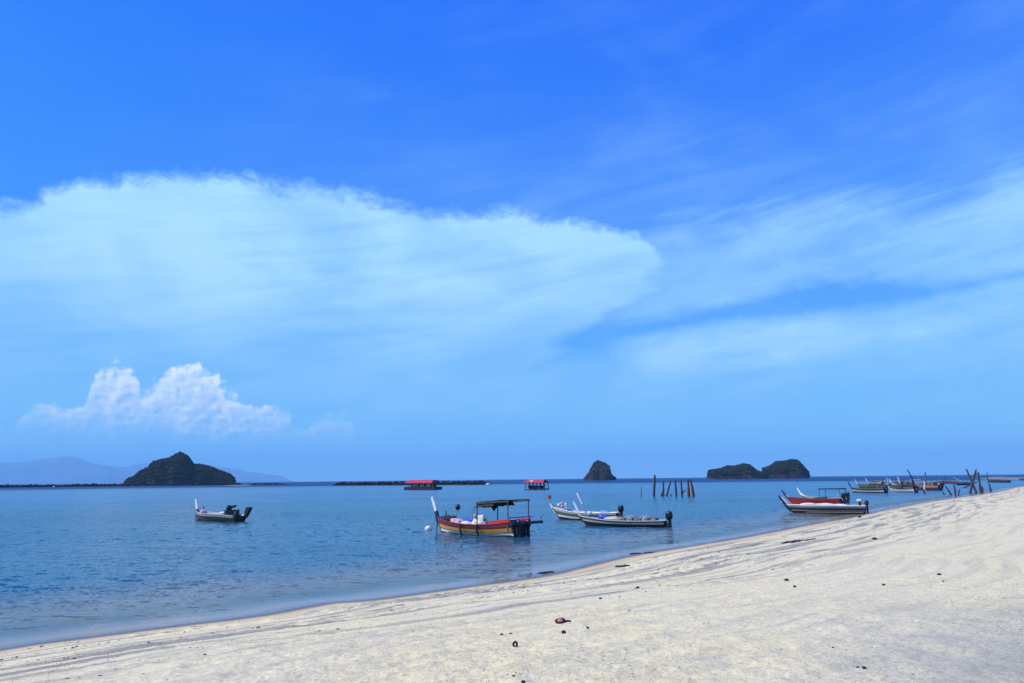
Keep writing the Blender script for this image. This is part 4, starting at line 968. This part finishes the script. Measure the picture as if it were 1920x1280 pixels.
for k, (px_, py_, lb, w_) in enumerate(((295, 906.2, 'tiny white boat in front of the large left island', 7), (101, 909.4, 'tiny white marker float by the left part of the long breakwater', 2.5), (915, 911.5, 'tiny white marker float at the right end of the short breakwater', 3))):
    a = P(px_, py_)
    if k == 0:
        root = thing('motor_boat', lb, 'boat', a)
        MB().add([(-w_ / 2, -1, 0.8), (w_ / 2, -1, 0.9), (w_ / 2, 1, 0.9), (-w_ / 2, 1, 0.8), (-w_ / 2 + 0.8, -0.6, -0.2), (w_ / 2, -0.8, -0.2), (w_ / 2, 0.8, -0.2), (-w_ / 2 + 0.8, 0.6, -0.2)], [(0, 3, 2, 1), (4, 5, 6, 7), (0, 1, 5, 4), (1, 2, 6, 5), (2, 3, 7, 6), (3, 0, 4, 7)]).build('hull', 'white', root)
        MB().prism([(-1, 0.9), (1.6, 0.9), (1.4, 3.6), (0.2, 4.2)], -0.8, 0.8).build('cabin', 'white', root)
    else:
        o = MB().blob((0, 0, 0.5), (w_ / 2, 1.0, 0.7), 10, 8, 0.05, k).build('marker_float', 'white', None, True); o.location = a; tag(o, lb, 'float', 'tiny marker floats by the breakwaters')

# ------------------------------------------------------------------ timber posts
def post(xb, yb, xt, yt, label, r=0.09, mat='driftwood', group='old posts standing in the water', bend=0.0, branch=None, cat='post', name='wooden_post', crook=None, onland=False):
    a = G(xb, yb) if onland else P(xb, yb); k = a.length / FPX
    top = Vector(((xt - xb) * k, 0, (yb - yt - 2.5) * k))
    nrm = Vector((a.x, a.y, 0)).normalized(); side = Vector((nrm.y, -nrm.x, 0))
    T = side * top.x + Vector((0, 0, top.z)); rg = random.Random(hash((xb, yb)) & 0xffff); n = 7
    pts = []; rs = []
    for i in range(n + 1):
        t = i / n; pts.append(T * t + side * (bend * math.sin(t * PI) + rg.uniform(-0.02, 0.02)) + nrm * rg.uniform(-0.02, 0.02)); rs.append(r * (1.15 - 0.45 * t) * rg.uniform(0.9, 1.1))
    pts[0] = pts[0] - T.normalized() * 0.8
    o = MB().tube(pts, rs, 7).build(name, mat)
    if branch:
        for (t, dx_, dz_) in branch:
            p0 = T * t; MB().tube([p0, p0 + side * dx_ * k + Vector((0, 0, dz_ * k))], [r * 0.7, r * 0.45], 6).build('branch', mat, o)
    o.location = a; tag(o, label, cat, group); return o
GP = 'row of old posts standing in the bay'
post(1201.5, 931, 1203, 912, 'short faint stump standing apart left of the row of old posts', 0.163, 'grey', GP)
post(1226, 931, 1229.5, 891, 'tallest post of the row, leftmost of the full height ones', 0.250, 'driftwood', GP)
post(1244, 931, 1245, 902, 'upright post second from the left in the row, with a brace leaning on it', 0.213, 'driftwood', GP)
post(1239.5, 931, 1244, 918, 'short brace leaning against the second post of the row', 0.163, 'driftwood', GP)
post(1250, 931, 1258, 902, 'rightward leaning thin post third from the left in the row', 0.188, 'driftwood', GP)
post(1258, 931, 1258.5, 925, 'lowest broken stub in the middle of the row', 0.138, 'driftwood', GP)
post(1268.3, 931, 1267.5, 900, 'straight pale-topped post in the middle of the row', 0.213, 'driftwood', GP)
post(1279, 931, 1278.5, 900, 'post with a short side branch low on its right side', 0.200, 'driftwood', GP, branch=[(0.15, 7, 7)])
post(1292, 931, 1291.5, 899, 'thick reddish-footed post second from the right in the row', 0.263, 'maroon', GP)
post(1301, 931, 1297, 899, 'rightmost post of the row, leaning left', 0.237, 'driftwood', GP)
post(1296, 931, 1295, 905, 'thin bleached stake between the two rightmost posts of the row', 0.112, 'paletimber', GP)
o = None
G2 = 'posts and beams of the ruined jetty'
post(1784, 925, 1777, 909, 'dark stake leaning left at the water edge, left part of the ruined jetty', 0.16, 'driftwood', G2)
post(1791.5, 925, 1791, 904, 'upright dark stake beside the left leaning one', 0.15, 'driftwood', G2)
post(1797, 924.5, 1800, 913, 'small forked reddish stake at the water edge', 0.12, 'maroon', G2, branch=[(0.4, -4, 4)])
post(1771, 925, 1769, 919, 'short black stub between the white stake and the ruined jetty', 0.16, 'driftwood', G2)
post(1819, 921.5, 1831, 882, 'thick dark pile leaning right, left leg of the crossed pair', 0.21, 'driftwood', G2)
post(1831, 921, 1820.5, 881, 'thick dark pile leaning left, crossing the other', 0.20, 'driftwood', G2)
post(1839, 920, 1838.5, 886, 'thick upright pile on the right of the crossed pair', 0.22, 'driftwood', G2, branch=[(0.95, -8, -3)])
post(1842.5, 920, 1843, 908, 'short reddish stub touching the thick upright pile', 0.20, 'maroon', G2)
post(1858, 918, 1857, 904, 'lone short post right of the ruined jetty', 0.20, 'driftwood', G2)
post(1853.5, 902, 1853, 881, 'far dark pole behind the ruined jetty', 0.17, 'driftwood', G2)
post(1806, 912, 1826, 900, 'long dark beam resting slantwise on the crossed piles', 0.19, 'driftwood', G2, name='fallen_beam', cat='beam')
post(1809, 903, 1794, 890.5, 'upper bleached beam leaning left beside the ruined jetty', 0.16, 'paletimber', G2, name='fallen_beam', cat='beam')
post(1812, 904, 1795, 897.5, 'lower bleached beam lying flatter under the other pale one', 0.16, 'paletimber', G2, name='fallen_beam', cat='beam')
post(1812, 911, 1797, 925, 'thin grey pole slanting down toward the forked stake', 0.06, 'grey', G2, name='fallen_beam', cat='beam')
G3 = 'masts and stakes among the far boats'
post(1712, 912, 1706, 880, 'bent black mast standing over the dark red boat', 0.20, 'black', G3, bend=0.5, name='mast', cat='mast')
post(1738, 912, 1737.5, 883, 'straight thin mast over the brown and yellow boat', 0.15, 'driftwood', G3, name='mast', cat='mast')
w1 = post(1733.5, 924, 1735, 901, 'white stake with a dark foot standing in front of the far boats', 0.15, 'white', G3, name='stake', cat='stake')
MB().tube([(0, 0, -0.4), (0.02, 0, 0.9)], 0.19, 8).build('dark_foot', 'black', w1)
post(1773, 902, 1773, 887, 'thin dark pole behind the gap between far boats and jetty', 0.13, 'driftwood', G3, name='stake', cat='stake')
post(1757, 905, 1757, 888, 'thin dark pole over the stern of the brown and yellow boat', 0.11, 'driftwood', G3, name='stake', cat='stake')
for k, (a_, b_, c_, lb) in enumerate(((1640, 912, 896, 'short pale pole on the grey and pink boat'), (1632, 912, 899, 'dark stick left of the short pale pole on the grey and pink boat'), (1694, 912, 893, 'thin dark pole left of the bent black mast'), (1722, 912, 889, 'thin grey pole between the two masts'), (1748, 912, 893, 'thin grey pole right of the straight mast'))):
    post(a_, b_, a_ + 1.5 * (k % 2) - 0.5, c_, lb, 0.10, 'grey' if k % 2 else 'driftwood', G3, name='stake', cat='stake')

# ------------------------------------------------------------------ things on the sand
def wrack(px0, py0, px1, py1, label, n, r, seed, h=0.5):
    a, b_ = G(px0, py0), G(px1, py1); rg = random.Random(seed); m = MB()
    for i in range(n):
        t = rg.betavariate(1.6, 1.6); p = a.lerp(b_, t) - (a + b_) / 2; q_ = rg.uniform(0.4, 1.0) * r
        z_ = hz(p.x + (a.x + b_.x) / 2, p.y + (a.y + b_.y) / 2) - (a.z + b_.z) / 2
        m.blob((p.x + rg.gauss(0, r * 0.5), p.y + rg.gauss(0, r * 0.9), z_ + q_ * h * 0.3), (q_ * rg.uniform(0.8, 1.8), q_, q_ * h), 7, 5, 0.35, i + seed)
    o = m.build('seaweed_clump', 'seaweed'); o.location = (a + b_) / 2; tag(o, label, 'seaweed', 'heaps of dark seaweed along the tide line'); return o
wrack(967, 1079, 1000, 1076, 'low black seaweed heap at the water edge, left of two end to end', 22, 0.09, 1)
wrack(1004, 1075.5, 1040, 1071.5, 'longer black seaweed heap at the water edge, right of two end to end', 34, 0.09, 2)
wrack(1156, 1062.5, 1180, 1060.5, 'small thick seaweed heap on dry sand just above the water', 22, 0.09, 3)
wrack(1180, 1038.5, 1232, 1034.5, 'thin dark seaweed strip right at the water edge', 26, 0.08, 4)
wrack(1466, 1018, 1502, 1013, 'black seaweed heap on the sand below the grey-white boat, thickest one', 30, 0.11, 5)
wrack(1506, 1013, 1530, 1009.5, 'smaller seaweed scatter right of the thickest heap', 16, 0.08, 6)
wrack(1670, 947, 1690, 944.5, 'dark seaweed scatter at the water edge toward the far boats', 14, 0.12, 7)
p = G(1051, 1168)
o = thing('coconut_husk', 'torn red-brown husk lying on the sand in the lower middle', 'husk', p, 0.3)
MB().blob((0, 0, 0.035), (0.085, 0.06, 0.055), 14, 10, 0.2, 3).build('shell', 'husk', o)
MB().blob((-0.02, -0.045, 0.06), (0.045, 0.03, 0.03), 10, 7, 0.2, 5).build('pale_flesh', 'pink', o)
MB().blob((0.13, 0.03, 0.02), (0.075, 0.035, 0.025), 10, 7, 0.35, 9).blob((0.06, 0.02, 0.03), (0.05, 0.04, 0.03), 10, 7, 0.35, 2).build('fibre_tuft', 'seaweed', o)
p = G(966, 1212)
m = MB()
pts = [(0.024 * math.cos(t), 0.012 * math.sin(2 * t), 0.032 + 0.030 * math.sin(t)) for t in [i * 2 * PI / 14 for i in range(15)]]
m.tube(pts, 0.014, 7, False)
o = m.build('shell_ring', 'seaweed'); o.location = p; tag(o, 'small dark ring-shaped shell standing on the sand near the bottom middle', 'shell')
for k, (px_, py_, r_, lb) in enumerate(((1057, 1186, 0.03, 'dark pebble just below the red-brown husk'), (1102, 1178, 0.022, 'brown pebble to the right of the husk'), (1126, 1122, 0.03, 'lone dark pebble above and right of the husk'), (1196, 1101, 0.04, 'dark pebble at the end of a thin twig mark'), (1180, 1145, 0.022, 'small dark pebble in the middle of the dry sand'), (990, 1108, 0.045, 'olive pebble near the water below the striped boat'), (1475, 1088, 0.05, 'dark stone on bare sand, upper one of two close together'), (1490, 1100, 0.035, 'dark stone on bare sand, lower one of two close together'), (1657, 1097, 0.035, 'dark pebble alone in the right middle of the sand'), (1761, 1077, 0.045, 'dark stone far right on the sand, upper one'), (1769, 1090, 0.03, 'dark pebble far right on the sand, just under the upper stone'), (1621, 1254, 0.02, 'black bit of driftwood near the bottom right'), (1608, 1251, 0.013, 'tiny black bit left of the driftwood bit at bottom right'), (1562, 1214, 0.012, 'tiny dark pebble right of centre near the bottom'), (981, 1279, 0.02, 'dark pebble touching the bottom edge of the picture'), (963, 1268, 0.013, 'tiny dark pebble near the bottom edge under the shell ring'), (941, 1191, 0.02, 'brown bean-shaped pebble left of the shell ring'), (957, 1190, 0.02, 'brown pebble just above the shell ring'), (1640, 1010, 0.10, 'grey stone on the sand below the stern of the grey-white boat'), (1612, 969, 0.12, 'pale stone at the water line under the grey-white boat'))):
    p = G(px_, py_); o = MB().blob((0, 0, r_ * 0.4), (r_ * 1.3, r_, r_ * 0.75), 10, 7, 0.2, k).build('pebble', 'seaweed' if k not in (1, 5, 16, 17) else 'husk', None, True); o.location = p; o.rotation_euler.z = k; tag(o, lb, 'pebble', 'pebbles on the sand')
# shell and coral grit, nobody could count it
rg = np.random.RandomState(5); n = 42000
aa = rg.uniform(-math.radians(36), math.radians(36), n); rr2 = 4.5 * (40 / 4.5) ** (rg.uniform(0, 1, n) ** 1.15)
X, Y = rr2 * np.sin(aa), rr2 * np.cos(aa); Z, S_, AL_ = height(X, Y)
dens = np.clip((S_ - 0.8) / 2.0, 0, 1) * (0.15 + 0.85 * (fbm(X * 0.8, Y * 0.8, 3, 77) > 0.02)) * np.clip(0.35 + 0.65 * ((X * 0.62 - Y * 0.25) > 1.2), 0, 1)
keep = rg.uniform(0, 1, n) < dens; X, Y, Z, rr2 = X[keep], Y[keep], Z[keep], rr2[keep]; n = len(X)
rad = rg.gamma(2.0, 0.0016, n) + 0.002 + rr2 * 0.00012
base = np.array([(1, 0, 0), (0, 1, 0), (-1, 0, 0), (0, -1, 0), (0, 0, 0.7), (0, 0, -0.5)], float)
vs = np.stack([X, Y, Z + rad * 0.2], 1)[:, None, :] + base[None] * rad[:, None, None] * rg.uniform(0.6, 1.7, (n, 6, 1))
fs = np.array([(0, 1, 4), (1, 2, 4), (2, 3, 4), (3, 0, 4), (1, 0, 5), (2, 1, 5), (3, 2, 5), (0, 3, 5)])
o = npmesh('shell_gravel', vs.reshape(-1, 3), (np.arange(n)[:, None, None] * 6 + fs[None]).reshape(-1, 3), MT['shell'], smooth=False); tag(o, kind='stuff')

# dark bits of weed and shell left in lines by the last tides
rg = np.random.RandomState(9); X = []; Y = []; R_ = []
seg = np.hypot(*(SHA[1:] - SHA[:-1]).T); cum = np.concatenate([[0], np.cumsum(seg)]); cum -= cum[3]
for s0, num, sp_ in ((1.5, 260, 0.10), (2.4, 420, 0.16), (3.3, 520, 0.14), (4.5, 420, 0.22), (6.0, 260, 0.35), (8.5, 200, 0.8)):
    cen = rg.uniform(-10, 90, num // 9)
    a_ = rg.choice(cen, num) + rg.normal(0, 0.9, num)
    s_ = s0 + 0.35 * np.sin(a_ * 0.13 + s0 * 3) + rg.normal(0, sp_, num)
    i = np.clip(np.searchsorted(cum, a_) - 1, 0, len(seg) - 1); t = (a_ - cum[i]) / seg[i]
    d = (SHA[i + 1] - SHA[i]) / seg[i][:, None]; p = SHA[i] + d * (t * seg[i])[:, None]
    X.append(p[:, 0] + d[:, 1] * s_); Y.append(p[:, 1] - d[:, 0] * s_); R_.append(rg.gamma(2.2, 0.006, num) + 0.006)
X, Y, R_ = map(np.concatenate, (X, Y, R_)); Z, _, _ = height(X, Y); n = len(X)
vs = np.stack([X, Y, Z + R_ * 0.15], 1)[:, None, :] + base[None] * R_[:, None, None] * rg.uniform(0.5, 2.0, (n, 6, 1)) * np.array([1, 1, 0.5])
o = npmesh('seaweed_litter', vs.reshape(-1, 3), (np.arange(n)[:, None, None] * 6 + fs[None]).reshape(-1, 3), MT['seaweed'], smooth=False); tag(o, kind='stuff')

def rope(b, drop, label_none=None, side=0.0):
    r = b['root']; p = [(-b['rake'], side, b['zs'](0))]
    for i in range(1, 7):
        t = i / 6; p.append((-b['rake'] - drop * t, side - 0.3 * t, b['zs'](0) * (1 - t) ** 1.6 - 0.12 * t))
    MB().tube(p, 0.016, 5).build('mooring_rope', 'rope', r)
rope(main, 1.6)
